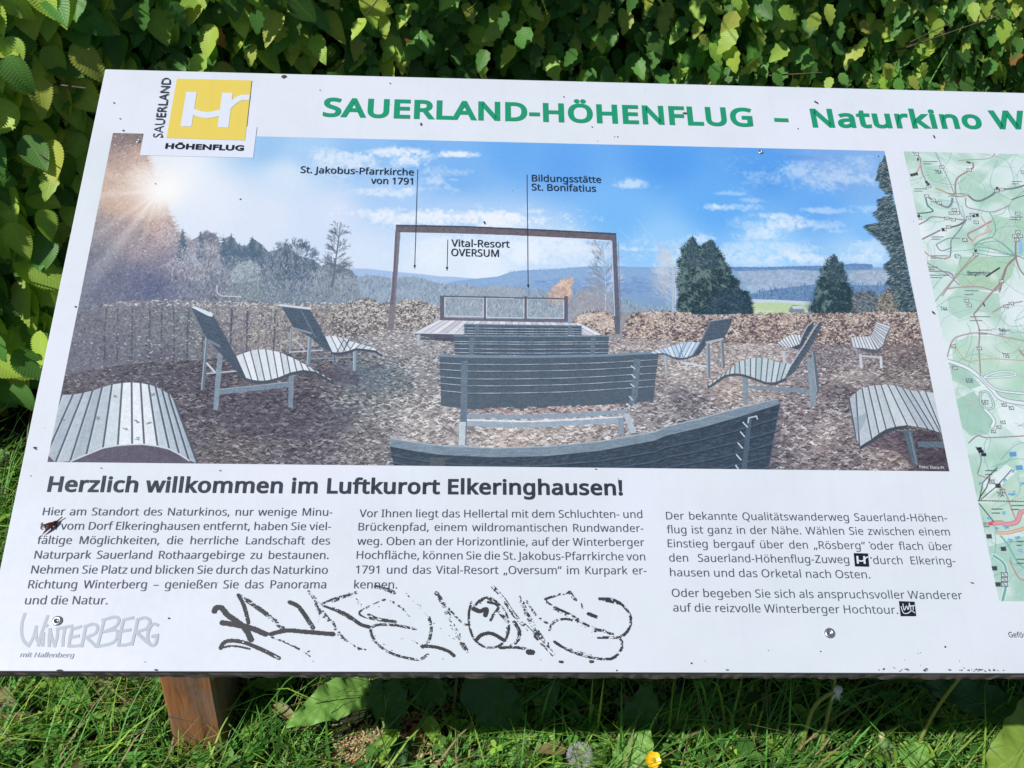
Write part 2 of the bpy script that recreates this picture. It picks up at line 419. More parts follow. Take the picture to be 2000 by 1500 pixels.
    # right hills
    rh = cv.poly('R', [(0, 347), (340, 348), (560, 348), (700, 343), (880, 340), (1000, 334), (1060, 329), (1150, 334), (1160, 350), (1240, 350), (1340, 360), (1400, 640), (0, 640)], (140, 170, 202), 1, 10)
    cv.poly('R', [(340, 350), (560, 350), (880, 342), (1000, 336), (1060, 329), (1150, 333), (1160, 360), (900, 372), (600, 368), (400, 372)], (98, 134, 184), .85, 18)
    cv.poly('R', [(400, 372), (700, 360), (860, 372), (860, 450), (640, 470), (470, 490)], (166, 184, 208), .75, 22, grain=6)
    cv.poly('R', [(1080, 365), (1240, 370), (1260, 440), (1100, 450), (1000, 400)], (172, 184, 202), .8, 24, grain=6)
    cv.poly('R', [(440, 505), (620, 470), (860, 440), (1100, 450), (1240, 450), (1260, 540), (430, 540)], (98, 132, 172), .9, 18)
    for i in range(230):
        x = pr.uniform(430, 1250); y = pr.uniform(np.interp(x, [430, 620, 860, 1250], [500, 466, 440, 445]), 535)
        c = pr.choice([(70, 102, 142), (86, 120, 160), (112, 146, 184)])
        cv.line('R', [(x, y - pr.uniform(8, 22)), (x, y)], pr.uniform(1, 2.2), c, .7)
    cv.scatter(rh, 1500, (2, 6), (1, 2), [(100, 135, 180), (175, 192, 215), (88, 120, 165), (150, 174, 205)], (-20, 20), .35)
    for i in range(120):
        x = pr.uniform(345, 1160); y = np.interp(x, [345, 560, 880, 1060, 1150], [350, 350, 342, 332, 336])
        cv.line('R', [(x, y - (pr.uniform(0, 7) if x > 1040 else pr.uniform(-2, 3))), (x, y + 5)], 1.6, (88, 124, 174), .55)
    cv.poly('R', [(460, 528), (600, 530), (800, 540), (820, 560), (460, 556)], (206, 218, 226), .9, 8)
    cv.poly('R', [(468, 548), (600, 545), (740, 552), (800, 566), (790, 615), (460, 615)], (186, 208, 166), 1, 8)
    cv.poly('R', [(470, 585), (600, 590), (600, 615), (460, 615)], (206, 216, 186), .8)
    cv.poly('R', [(685, 590), (705, 560), (760, 562), (775, 590), (770, 604), (690, 602)], (118, 132, 150), .9)
    cv.poly('R', [(700, 566), (758, 563), (770, 582), (712, 582)], (206, 214, 226), .9)
    for k in range(9): cv.line('R', [(800, 600), (770 + k * 9, 520 + abs(k - 4) * 8)], 1, (90, 96, 104), .6)
    # brush between the gate posts and either side
    rb = cv.poly('M', [(0, 395), (60, 380), (150, 400), (230, 395), (320, 410), (450, 400), (520, 420), (600, 440), (720, 452), (900, 462), (1000, 455), (1100, 470), (1200, 485), (1300, 500), (1400, 470), (1500, 440), (1600, 520), (1700, 560), (2000, 590), (2000, 690), (0, 690)], (142, 162, 182), .9, 14)
    cv.scatter(rb, 4200, (3, 11), (.8, 1.7), [(120, 140, 160), (100, 124, 146), (172, 186, 200), (190, 200, 208), (150, 156, 160), (86, 110, 130), (168, 164, 160)], (50, 130), .55)
    r = cv.poly('M', [(700, 480), (900, 450), (1050, 470), (1100, 520), (700, 520)], (176, 178, 184), .35, 12)
    bushy(cv, 'M', [(1196, 530), (1205, 495), (1222, 480), (1235, 450), (1262, 442), (1275, 420), (1300, 418), (1318, 404), (1338, 408), (1340, 440), (1326, 470), (1336, 500), (1318, 540), (1300, 560), (1215, 560)], (178, 150, 142), (206, 178, 162), (232, 206, 186), 420, (2, 5), (.8, 1.5), a=.6)

    r = cv.poly('M', [(1320, 560), (1400, 480), (1500, 500), (1560, 560), (1560, 650), (1320, 650)], (160, 156, 166), .6, 16)
    cv.scatter(r, 380, (3, 9), (.8, 1.4), [(190, 186, 190), (128, 126, 140), (178, 160, 156)], (40, 140), .6)
    # left forest
    lf = cv.grad('p', [(200, 240), (283, 250), (284, 300), (296, 330), (322, 385), (333, 425), (345, 452), (358, 466), (372, 470), (388, 462), (404, 450), (425, 462), (432, 480), (440, 466), (452, 460), (466, 478), (480, 482), (494, 466), (512, 478), (524, 492), (536, 490), (560, 480), (585, 500), (600, 505), (612, 508), (628, 520), (645, 512), (668, 520), (690, 530), (700, 560), (720, 640), (100, 640)],
        [('p', p, c) for p, c in [((235, 275), (120, 104, 104)), ((262, 262), (108, 96, 98)), ((230, 310), (160, 132, 124)), ((270, 300), (186, 150, 136)), ((215, 345), (190, 160, 148)), ((280, 345), (238, 216, 204)), ((300, 365), (246, 232, 224)), ((240, 400), (196, 158, 142)), ((290, 410), (216, 180, 162)),
            ((310, 440), (192, 156, 144)), ((200, 440), (120, 118, 130)), ((250, 450), (128, 118, 128)), ((275, 480), (150, 134, 142)), ((330, 450), (190, 176, 176)), ((250, 540), (80, 86, 114)), ((300, 560), (74, 84, 116)), ((180, 560), (90, 98, 118)), ((200, 500), (92, 98, 116)), ((340, 520), (124, 120, 136)),
            ((400, 480), (134, 138, 150)), ((420, 560), (98, 106, 122)), ((360, 560), (100, 106, 128)), ((470, 500), (100, 120, 142)), ((480, 560), (112, 130, 136)), ((560, 560), (104, 122, 138)), ((640, 570), (118, 134, 148)), ((690, 580), (132, 146, 160)), ((540, 510), (96, 114, 134)), ((160, 620), (96, 100, 116))]])
    rr = lf
    x0, y0 = rr[0], rr[1]
    def dk(X, Y):
        c = A[min(Y, cv.h - 1), min(X, cv.w - 1)]; d = pr.choice((-34, -24, -14, 12, 26, 40)); 
        return np.clip(c + d, 30, 250)
    cv.scatter(rr, 9000, (2, 7), (.8, 1.8), None, (0, 180), .6, .3, f=dk)
    for i in range(420):
        t = pr.random(); q = [(283, 262), (284, 300), (296, 330), (322, 385), (333, 425), (345, 452), (372, 470)]; f = t * 5.99; j = int(f); x = q[j][0] + (q[j + 1][0] - q[j][0]) * (f - j); y = q[j][1] + (q[j + 1][1] - q[j][1]) * (f - j)
        c = A[tuple(np.clip(cv.tr('p', [(x - 14, y)])[0].astype(int), 0, (cv.w - 1, cv.h - 1))[::-1])]
        l = pr.uniform(4, 17); cv.line('p', [(x - 6, y), (x - 4 + l * pr.uniform(.3, 1), y + l * pr.uniform(-.6, .5))], pr.uniform(.8, 1.6), np.clip(c * pr.uniform(.8, 1.08), 0, 250), .6)
    # conifers of the tree line
    cb = [(72, 96, 116), (58, 80, 100), (92, 116, 134), (50, 70, 90)]
    for ax_, ay, b, hw in [(1020, 140, 320, 40), (1120, 155, 330, 42), (1250, 188, 340, 34), (1290, 165, 350, 42), (1335, 220, 340, 30), (1365, 228, 350, 36), (1410, 185, 360, 44), (1450, 225, 360, 36), (1660, 290, 420, 40), (1750, 308, 430, 38), (1700, 300, 420, 30), (1590, 220, 420, 46)]:
        spruce(cv, 'L', (ax_, ay), (ax_, b), hw, cb, 12)
    r = cv.poly('L', [(1280, 380), (1340, 320), (1400, 310), (1450, 340), (1460, 420), (1300, 440)], (150, 166, 172), .6, 18)
    cv.scatter(r, 260, (2, 6), (1, 1.6), [(190, 202, 204), (112, 132, 146), (164, 180, 180)], (0, 180), .7, .3)
    r = cv.cover(cv.tr('L', [(960, 300), (1010, 220), (1060, 250), (1110, 190), (1150, 230), (1200, 200), (1240, 300), (1230, 380), (1130, 440), (1010, 400)]))
    cv.scatter(r, 500, (2, 7), (.8, 1.4), [(200, 200, 204), (124, 128, 142), (186, 176, 174)], (30, 150), .7, .3)
    for (o, x, y, L, w, col, dp, sp, up, an) in [('L', 1160, 350, 36, 2.4, (92, 96, 108), 7, 30, .1, 86), ('L', 1130, 400, 26, 2, (104, 104, 114), 6, 34, .1, 95), ('L', 1580, 470, 46, 3.0, (64, 84, 104), 8, 26, .12, 88), ('L', 1560, 470, 40, 2.4, (72, 92, 112), 7, 34, .1, 106), ('L', 1620, 470, 40, 2.4, (74, 92, 114), 7, 30, .12, 72),
                                      ('L', 1500, 470, 22, 2, (80, 98, 118), 6, 30, .12, 110), ('L', 1680, 470, 22, 2, (84, 100, 120), 6, 30, .12, 70)]:
        X, Y = cv.tr(o, [(x, y)])[0]; cv.branch(X, Y, an, L, w, col, dp, .75, sp, up)
    br = cv.cover(cv.tr('L', [(980, 300), (1060, 230), (1160, 190), (1240, 290), (1400, 300), (1480, 300), (1560, 210), (1660, 220), (1720, 330), (1800, 380), (1980, 400), (2000, 540), (1200, 540), (1000, 520)]))
    cv.scatter(br, 2600, (3, 10), (.6, 1.1), [(196, 202, 212), (176, 184, 196), (120, 130, 146), (92, 104, 122), (150, 158, 170), (166, 160, 160)], (45, 135), .5, .15)
    bl_ = cv.cover(cv.tr('p', [(175, 430), (330, 430), (360, 480), (380, 590), (150, 590)]))
    cv.scatter(bl_, 1500, (2, 7), (.7, 1.3), [(66, 72, 98), (86, 90, 112), (132, 130, 146), (74, 84, 110)], (20, 160), .5, .2)
    for (x_, y_, L_, n__) in ((1130, 440, 34, 6), (1250, 430, 26, 5), (1440, 470, 30, 6), (1700, 480, 26, 5), (1760, 490, 24, 5), (960, 430, 30, 6), (1900, 500, 22, 5), (1350, 470, 24, 5)):
        X, Y = cv.tr('L', [(x_, y_)])[0]; cv.branch(X, Y, pr.uniform(82, 98), L_, 1.6, pr.choice([(176, 182, 194), (98, 108, 126), (190, 194, 202)]), n__, .55, 32, .08)
    # slim birch by the treeline
    def birch(o, pts, w, col, nb, ll, a=.8):
        q = cv.tr(o, pts)
        for i in range(len(q) - 1): cv.seg(*q[i], *q[i + 1], w * (1 - i / len(q) * .7), col, .9)
        for k in range(nb):
            f = pr.uniform(.12, .98) * (len(q) - 1); i = int(f); t = f - i; X, Y = q[i] * (1 - t) + q[min(i + 1, len(q) - 1)] * t
            sg = pr.choice((-1, 1)); cv.branch(X, Y, 90 - sg * pr.uniform(25, 65), ll * pr.uniform(.6, 1.1) * (1.2 - f / len(q) * .8), .9, col, 4, a, 26, .05)
    birch('L', [(1850, 460), (1862, 400), (1872, 320), (1885, 220), (1900, 100)], 2.6, (84, 94, 108), 46, 20)
    birch('M', [(1, 450), (12, 380), (20, 300), (35, 200), (50, 100)], 1.2, (90, 100, 116), 10, 8)
    birch('M', [(1522, 600), (1525, 480), (1518, 360), (1502, 220)], 2.2, (206, 212, 222), 34, 24, .7)
    birch('M', [(1525, 600), (1529, 480), (1521, 360), (1505, 230)], 1.0, (120, 134, 154), 36, 24, .6)
    birch('M', [(1475, 600), (1465, 520), (1450, 430)], 1.4, (150, 156, 170), 20, 18, .55)
    birch('M', [(1910, 600), (1912, 480), (1900, 360), (1885, 260)], 2.4, (200, 208, 220), 44, 26, .65)
    birch('R', [(40, 600), (42, 480), (36, 360), (25, 260)], 2.0, (196, 204, 218), 40, 26, .65)
    birch('M', [(1880, 600), (1860, 500), (1820, 430)], 1.4, (170, 178, 194), 22, 20, .5)
    # big conifers on the right
    cg = [(62, 84, 96), (48, 68, 80), (84, 106, 114), (40, 58, 70), (112, 130, 132), (56, 78, 84)]
    tw = [(150, 196), (168, 218), (182, 252), (208, 240), (228, 226), (252, 213), (268, 228), (290, 262), (315, 290), (322, 330), (350, 362), (352, 392), (378, 412), (402, 432), (396, 462), (436, 492), (450, 486), (474, 540), (482, 590), (470, 612), (78, 612), (68, 560), (84, 500), (70, 430), (88, 370), (74, 325), (104, 292), (92, 256), (122, 228)]
    bushy(cv, 'R', tw, (38, 56, 64), (60, 84, 86), (108, 130, 126), 3600, (2, 6), (.9, 1.9))
    r_ = cv.cover(cv.tr('R', [(300, 470), (400, 470), (470, 540), (475, 610), (220, 610), (240, 540)])); cv.scatter(r_, 500, (2, 6), (1, 2), [(40, 60, 78), (50, 72, 92), (62, 86, 104)], (0, 180), .7, .3)
    cv.line('R', [(166, 240), (170, 600)], 1.6, (50, 58, 66), .5); cv.line('R', [(252, 230), (262, 600)], 1.4, (50, 58, 66), .4)
    for k in range(60):
        y = pr.uniform(240, 600); x = 166 if pr.random() < .6 else 256; sg = pr.choice((-1, 1)); l = (y - 190) * .22 * pr.uniform(.4, 1)
        cv.line('R', [(x, y), (x + sg * l, y - l * .45)], 1.1, pr.choice([(112, 130, 134), (44, 56, 66), (92, 110, 116)]), .6)
    bushy(cv, 'R', [(940, 292), (952, 312), (968, 330), (986, 342), (978, 368), (1004, 398), (1000, 430), (1034, 468), (1030, 500), (1060, 545), (1056, 570), (1078, 606), (816, 606), (812, 570), (838, 520), (836, 492), (858, 455), (850, 430), (878, 398), (870, 372), (900, 345), (904, 318), (928, 308)], (40, 60, 68), (62, 86, 90), (104, 128, 124), 1900, (2, 6), (.9, 1.8))
    spruce(cv, 'R', (942, 280), (944, 430), 58, cg, 14)
    spruce(cv, 'R', (150, 176), (152, 350), 66, cg, 14); spruce(cv, 'R', (252, 196), (256, 360), 60, cg, 14)
    r = cv.poly('R', [(1040, 500), (1100, 480), (1170, 485), (1200, 540), (1200, 605), (1040, 605)], (84, 98, 108), .9, 16)
    cv.scatter(r, 350, (2, 6), (1, 2), [(110, 122, 126), (60, 74, 86), (150, 146, 140)], (0, 180), .8, .3)
    r = cv.poly('R', [(1180, 600), (1190, 520), (1240, 470), (1330, 460), (1400, 520), (1410, 610)], (128, 126, 116), .95, 22)
    cv.scatter(r, 500, (2, 7), (1, 2), [(176, 166, 146), (84, 88, 90), (150, 140, 120), (66, 76, 80)], (0, 180), .8, .3)
    # the spruce at the right edge
    for o, pts in (('V', [(1228, 870), (1205, 920), (1185, 1000), (1215, 1010), (1205, 1040), (1240, 1075), (1262, 1090), (1275, 1000)]),
                   ('V', [(1262, 1090), (1190, 1115), (1200, 1160), (1168, 1190), (1205, 1240), (1118, 1262), (1150, 1300), (1215, 1350), (1262, 1380), (1270, 1430), (1260, 1500), (1345, 1500), (1300, 1250)]),
                   ('R', [(1228, 0), (1180, 50), (1245, 92), (1118, 118), (1170, 160), (1240, 235), (1275, 300), (1222, 338), (1262, 400), (1238, 440), (1290, 520), (1300, 600), (1400, 600), (1345, 330), (1290, 0)])):
        r = cv.poly(o, pts, (66, 88, 98), .94, 16)
        q_ = cv.tr(o, pts)
        for _ in range(520):
            k = pr.randrange(len(q_) - 1); t = pr.random(); e = q_[k] * (1 - t) + q_[k + 1] * t
            if e[0] > cv.w - 8: continue
            l = pr.uniform(4, 13); an = pr.uniform(2.3, 3.9); cv.seg(e[0] + 5, e[1] - 2, e[0] - l * abs(math.cos(an)) * .7, e[1] + l * (.25 + .3 * math.sin(an)), pr.uniform(1, 2), pr.choice(cg), .8, .6)
        cv.scatter(r, 1500, (3, 8), (1, 2), cg + [(134, 152, 156), (150, 164, 164), (34, 50, 60)], (160, 235), .75, .2)
    # hedges
    hl = cv.grad('p', px('L', [(400, 640), (560, 556), (700, 540), (880, 534), (1100, 546), (1300, 545), (1560, 552), (1800, 560), (1900, 556), (2000, 540), (2000, 760), (1600, 830), (1200, 870), (700, 900), (330, 960)]),
        [('L', p, c) for p, c in [((450, 640), (112, 112, 126)), ((700, 600), (132, 132, 140)), ((600, 800), (110, 110, 128)), ((900, 700), (124, 134, 138)), ((1050, 700), (128, 140, 142)), ((1300, 640), (160, 158, 160)), ((1400, 740), (176, 168, 160)), ((1500, 640), (178, 172, 166)), ((1800, 640), (166, 158, 154)), ((1950, 660), (176, 166, 158)), ((900, 850), (98, 96, 114)), ((1300, 840), (120, 116, 126))]])
    hm = cv.poly('M', [(0, 570), (60, 600), (80, 560), (140, 530), (220, 525), (270, 560), (300, 545), (340, 560), (400, 530), (470, 535), (540, 560), (600, 570), (600, 720), (300, 720), (150, 740), (0, 740)], (172, 168, 164), 1, 20)
    cv.poly('M', [(1540, 600), (1680, 600), (1680, 770), (1540, 770)], (150, 150, 156), 1, 16)
    hr = cv.poly('M', [(1330, 680), (1370, 620), (1440, 605), (1520, 600), (1560, 620), (1580, 720), (1400, 740)], (166, 146, 142), 1, 20)
    hr2 = cv.poly('M', [(1620, 700), (1645, 640), (1680, 610), (1800, 598), (2000, 604), (2000, 770), (1700, 760), (1620, 740)], (168, 146, 140), 1, 20)
    hr3 = cv.poly('R', [(0, 615), (200, 618), (460, 612), (700, 606), (1000, 606), (1200, 600), (1400, 604), (1450, 780), (1200, 790), (600, 785), (0, 775)], (150, 130, 128), 1, 22)
    dark = [(80, 80, 96), (96, 92, 104), (70, 74, 88)]
    cv.scatter(hl, 3200, (3, 9), (1, 1.8), dark + [(60, 62, 76)], (40, 140), .6)
    for x, c in ((840, 0), (905, 0), (975, 0), (1050, 0), (1130, 0), (740, 0), (660, 0), (1290, 0), (1380, 0), (1530, 0), (590, 0)):
        cv.line('L', [(x + pr.uniform(-8, 8), 580), (x + pr.uniform(-6, 6), 700), (x - 5, 860)], 3.0, (62, 66, 82), .85)
        for k in range(7): cv.line('L', [(x, pr.uniform(600, 800)), (x + pr.uniform(-45, 45), pr.uniform(570, 700))], 1.2, (86, 90, 104), .6)
    cv.scatter(hl, 3600, (2, 5), (1, 1.8), [(196, 192, 188), (220, 216, 210), (160, 156, 156), (140, 150, 148), (204, 196, 182)], (-40, 40), .7, .35, f=lambda X, Y: pr.choice([(212, 208, 202), (236, 232, 226), (178, 172, 168), (214, 200, 184), (110, 108, 118)]) if pr.random() < np.interp(X, [60, 300, 560, 700], [.05, .3, .7, .8]) else pr.choice([(128, 128, 140), (90, 92, 108), (150, 152, 156), (110, 120, 124)]))
    rt = cv.cover(cv.tr('L', [(560, 566), (700, 540), (900, 530), (1300, 540), (1600, 545), (1900, 550), (2000, 535), (2000, 560), (1500, 575), (900, 560)]))
    cv.scatter(rt, 300, (2, 6), (1, 1.8), [(222, 218, 210), (240, 236, 228), (160, 158, 158), (120, 118, 126)], (-50, 80), .75, .4)
    for h_, k_ in ((hl, .06), (hm, .08), (hr, .03), (hr2, .03), (hr3, .03)):
        v_ = A[h_[1]:h_[3], h_[0]:h_[2]]; v_ *= 1 - h_[4][..., None] * k_
    for h_ in (hm, hr, hr2, hr3):
        big = h_ is hr3; k_ = 3 if big else 1
        cl = cv.noise(14, 3)
        cv.scatter(h_, 1900 * k_, (2, 6), (.9, 1.8), [(88, 80, 88), (106, 92, 94), (72, 68, 80), (120, 104, 104)], (0, 180), .8, .3)
        cv.scatter(h_, 260 * k_, (6, 16), (.8, 1.3), [(60, 54, 62), (84, 72, 76)], (55, 125), .6)
        lt = [(214, 204, 194), (184, 162, 150), (232, 226, 218), (206, 180, 160), (166, 146, 140)] if h_ is not hm else [(214, 212, 204), (184, 180, 172), (232, 230, 222), (150, 150, 150)]
        cv.scatter(h_, 2300 * k_, (2, 5), (1, 1.9), None, (-50, 70), .75, .45, f=lambda X, Y: pr.choice(lt) if pr.random() < (cl[Y, X] * 1.5 - .2) * (1.25 - (Y - h_[1]) / (h_[3] - h_[1]) * .75) else None)
    # ground
    gp = px('L', [(300, 960), (700, 890), (1200, 860), (1600, 820), (2000, 745)]) + px('M', [(150, 730), (300, 712), (600, 700), (1400, 735), (1700, 752), (2000, 765)]) + px('R', [(200, 772), (1200, 782), (1480, 772), (1620, 1520)]) + [(60, 930)]
    gr = cv.grad('p', gp, [(o, p, c) for o, p, c in [
        ('L', (450, 950), (86, 82, 98)), ('L', (800, 920), (80, 78, 96)), ('L', (1100, 950), (74, 70, 88)), ('L', (1100, 1200), (82, 76, 92)), ('L', (1400, 1150), (92, 84, 100)), ('L', (1300, 1350), (104, 96, 104)), ('L', (1700, 1050), (86, 80, 96)), ('L', (1900, 950), (104, 94, 104)),
        ('L', (1700, 1350), (96, 88, 106)), ('M', (300, 760), (158, 152, 158)), ('M', (500, 850), (152, 150, 158)), ('M', (150, 900), (100, 112, 124)), ('M', (350, 980), (112, 124, 136)), ('M', (100, 1100), (116, 124, 134)), ('M', (450, 1150), (170, 162, 164)), ('M', (200, 1350), (122, 118, 124)),
        ('M', (500, 1280), (176, 164, 162)), ('M', (1000, 1280), (192, 172, 162)), ('M', (1300, 1170), (186, 170, 164)), ('M', (1900, 900), (176, 160, 158)), ('M', (1850, 1150), (150, 142, 148)), ('M', (1950, 1050), (132, 126, 138)), ('R', (100, 950), (186, 172, 166)), ('R', (100, 1080), (120, 116, 130)),
        ('R', (350, 1000), (184, 164, 154)), ('R', (500, 800), (182, 166, 164)), ('R', (950, 860), (130, 118, 132)), ('R', (1350, 870), (112, 102, 108)), ('R', (1300, 820), (140, 118, 116)), ('R', (1000, 960), (180, 166, 158)), ('R', (1350, 970), (152, 138, 136)), ('R', (1000, 1040), (98, 88, 104)), ('R', (800, 1200), (134, 120, 130)),
        ('R', (850, 1280), (168, 148, 148)), ('R', (700, 1400), (124, 114, 124)), ('R', (1250, 1400), (150, 128, 128)), ('R', (1450, 1380), (92, 82, 88)), ('R', (1000, 1440), (132, 118, 126))]])
    gg = cv.a[gr[1]:gr[3], gr[0]:gr[2]]; mm = gg.mean(2, keepdims=True) * np.array((1.02, 1.0, .985), np.float32); gg += (mm - gg) * (gr[4][..., None] * .3)
    base = A.copy()
    def litter(X, Y):
        c = base[Y, X]; k = pr.random()
        m_ = c.mean(); g_ = (c * .55 + m_ * .45)
        return np.clip(g_ + (pr.uniform(-60, -24) if k < .52 else pr.uniform(12, 38) if k < .82 else pr.uniform(46, 96)) * (1 + (m_ - 110) / 200), 28, 244)
    H0 = gr[1]; hh = gr[3] - gr[1]
    # size of the litter grows towards the viewer
    for a_, b_, n, L, w in ((0, .3, 9000, (2, 5), (1, 1.7)), (.22, .6, 10500, (3, 7), (1.2, 2.1)), (.5, 1, 13000, (4, 10), (1.4, 2.6))):
        sub = (gr[0], gr[1] + int(a_ * hh), gr[2], gr[1] + int(b_ * hh), gr[4][int(a_ * hh):int(b_ * hh)])
        cv.scatter(sub, n, L, w, None, (-35, 35), .72, .45, f=litter)
    # the big timber gate
    bm = (104, 98, 106)
    cv.poly('M', [(352, 113), (378, 150), (356, 470), (350, 560), (340, 700), (304, 700), (318, 560), (330, 470)], (122, 116, 126), 1, 14)
    cv.poly('M', [(352, 113), (362, 130), (345, 470), (338, 560), (318, 560), (330, 470)], (98, 96, 110), .9, 8)
    cv.poly('M', [(352, 112), (500, 113), (720, 119), (1000, 130), (1200, 140), (1582, 160), (1582, 202), (1400, 190), (1000, 171), (650, 160), (378, 155), (352, 158)], bm, 1, 16)
    cv.poly('M', [(352, 112), (720, 118), (1200, 139), (1582, 159), (1582, 168), (1200, 148), (720, 127), (352, 121)], (68, 72, 84), .9)
    cv.line('M', [(378, 157), (650, 162), (1000, 173), (1400, 192), (1560, 203)], 1.6, (226, 232, 244), .8)
    cv.poly('M', [(1553, 196), (1582, 165), (1592, 400), (1603, 640), (1602, 722), (1576, 722), (1566, 600), (1562, 400)], (96, 100, 118), 1, 14)
    cv.line('M', [(1556, 205), (1564, 400), (1572, 620)], 2.0, (214, 220, 234), .85)
    cv.line('M', [(1592, 210), (1600, 440), (1608, 640)], 1.6, (120, 104, 112), .7)
    cv.line('M', [(345, 120), (322, 480)], 1.2, (220, 226, 240), .5)
    # railing
    cv.poly('M', [(622, 512), (1290, 528), (1290, 640), (622, 632)], (146, 160, 174), .45, 12)
    rr = cv.cover(cv.tr('M', [(625, 530), (1288, 540), (1288, 634), (625, 628)]))
    cv.scatter(rr, 750, (3, 9), (.8, 1.4), [(186, 194, 202), (112, 128, 144), (150, 160, 168), (206, 206, 204)], (40, 140), .6)
    for a_, b_ in (((625, 517), (840, 625)), ((858, 521), (1066, 632)), ((1084, 526), (1288, 634))):
        cv.line('M', [a_, (b_[0], a_[1] + 4), b_, (a_[0], b_[1] - 3), a_], 1.5, (222, 228, 236), .85)
    dkc = (92, 96, 110)
    cv.poly('M', [(596, 507), (1312, 522), (1312, 530), (596, 516)], dkc, 1, 8)
    cv.poly('M', [(598, 628), (850, 636), (1312, 638), (1312, 656), (598, 646)], (108, 104, 120), 1, 10)
    for x0_, x1_ in ((598, 622), (843, 855), (1069, 1083), (1291, 1312)):
        cv.poly('M', [(x0_, 510), (x1_, 510), (x1_, 645), (x0_, 643)], (98, 98, 114), 1, 8)
    # platform
    tp = resamp(cv.tr('M', [(585, 645), (1380, 662)]), 24); bt = resamp(cv.tr('M', [(452, 716), (1505, 727)]), 24)
    slats(cv, tp, bt, [(218, 220, 228), (206, 208, 220), (226, 228, 234), (196, 196, 208)], (150, 148, 160), 1.2, 8)
    cv.poly('M', [(452, 716), (740, 722), (740, 756), (600, 752), (462, 728)], (84, 88, 104), 1, 12)
    cv.line('M', [(452, 716), (740, 722)], 2, (222, 228, 236), .9)
    cv.poly('M', [(467, 724), (488, 724), (487, 786), (470, 786)], (176, 184, 196), 1, 10)
    cv.poly('M', [(488, 740), (740, 752), (740, 770), (488, 752)], (70, 70, 84), .8, 10)
    # bench backs, far to near
    bb = (82, 95, 108)
    def backrest(o, top, bot, rows, posts, bc=bb, lc=(196, 210, 224), lw=1.3, rimc=(120, 142, 162), edge=3):
        T = cv.tr(o, top); B = cv.tr(o, bot)
        Q = np.r_[T, B[::-1]]
        r_ = cv.poly('p', Q, bc, 1, 10, raw=True, grain=2)
        cv.scatter(r_, 700, (3, 9), (.8, 1.3), [(70, 90, 110), (98, 118, 138), (58, 76, 96)], (-8, 8), .5)
        Ts = resamp(T, 30); Bs = resamp(B, 30)
        for f in rows:
            M_ = Ts * (1 - f) + Bs * f
            for i in range(29):
                cv.seg(*M_[i], *M_[i + 1], lw, lc, .72 + .2 * math.sin(i * 1.3)); cv.seg(M_[i][0], M_[i][1] + lw * 1.2, M_[i + 1][0], M_[i + 1][1] + lw * 1.2, lw, (50, 64, 80), .7)
        for i in range(29): cv.seg(*Ts[i], *Ts[i + 1], edge, rimc, .95)
        for q in posts: cv.poly(o, q, (104, 120, 136), 1, 14)
    backrest('M', [(733, 667), (1060, 672), (1388, 676)], [(735, 727), (1060, 730), (1388, 729)], (.35, .62, .85), [[(797, 672), (815, 672), (815, 727), (797, 727)], [(1312, 676), (1330, 676), (1330, 729), (1312, 729)]], edge=2)
    backrest('M', [(678, 732), (1100, 735), (1540, 733)], [(682, 838), (1100, 842), (1536, 838)], (.3, .42, .68, .88), [[(762, 744), (790, 744), (786, 842), (762, 842)], [(1440, 744), (1466, 744), (1462, 840), (1436, 840)]], edge=2.4)
    backrest('M', [(596, 842), (760, 848), (1000, 850), (1200, 848), (1500, 842), (1818, 824)], [(604, 1122), (760, 1142), (1000, 1140), (1300, 1132), (1600, 1110), (1788, 1098)], (.15, .28, .43, .56, .70),
             [[(716, 872), (753, 872), (750, 1145), (745, 1342), (704, 1342), (712, 1145)], [(1682, 858), (1718, 862), (1700, 1075), (1660, 1140), (1645, 1120), (1668, 1050)]], edge=5)
    for x0_, y0_, x1_, y1_ in ((1665, 900, 1685, 915), (1668, 948, 1686, 966), (1662, 1000, 1680, 1016), (1655, 1070, 1672, 1090), (1640, 1110, 1660, 1128)): cv.line('M', [(x0_, y0_), (x1_, y1_)], 2, (226, 234, 240), .9)
    rr = cv.cover(cv.tr('M', [(770, 1140), (1640, 1118), (1640, 1160), (770, 1176)])); cv.scatter(rr, 330, (4, 9), (1.2, 2.2), [(206, 196, 190), (84, 80, 92), (150, 140, 142), (176, 130, 130)], (-20, 30), .8, .4)
    cv.poly('M', [(748, 1168), (1100, 1172), (1400, 1160), (1640, 1142), (1640, 1164), (1400, 1184), (1100, 1196), (748, 1190)], (140, 158, 176), 1, 14)
    cv.poly('M', [(748, 1196), (1100, 1206), (1620, 1180), (1620, 1188), (1100, 1216), (748, 1206)], (226, 232, 240), .9, 14)
    cv.poly('M', [(748, 1208), (1100, 1218), (1620, 1190), (1620, 1216), (1100, 1246), (748, 1236)], (152, 170, 188), 1, 14)
    cv.poly('M', [(706, 1212), (742, 1212), (738, 1342), (702, 1342)], (190, 202, 212), 1, 12)
    cv.poly('M', [(1592, 1190), (1622, 1186), (1626, 1282), (1597, 1286)], (136, 152, 168), 1, 12)
    cv.poly('M', [(1620, 1170), (1652, 1164), (1694, 1272), (1664, 1278)], (176, 190, 202), 1, 12)
    # front bench, cut by the picture's lower edge
    topl = px('M', [(325, 1304), (450, 1326), (600, 1345), (900, 1358), (1200, 1350), (1500, 1320), (1800, 1268)]) + px('R', [(0, 1240), (200, 1192), (400, 1136), (620, 1085)])
    lowl = px('M', [(320, 1352), (450, 1376), (600, 1398), (900, 1412), (1200, 1405), (1500, 1374), (1800, 1318)]) + px('R', [(0, 1292), (200, 1246), (400, 1190), (637, 1114)])
    fb = cv.poly('p', lowl + px('R', [(570, 1500)]) + px('M', [(345, 1480)]), (56, 68, 82), 1, 9)
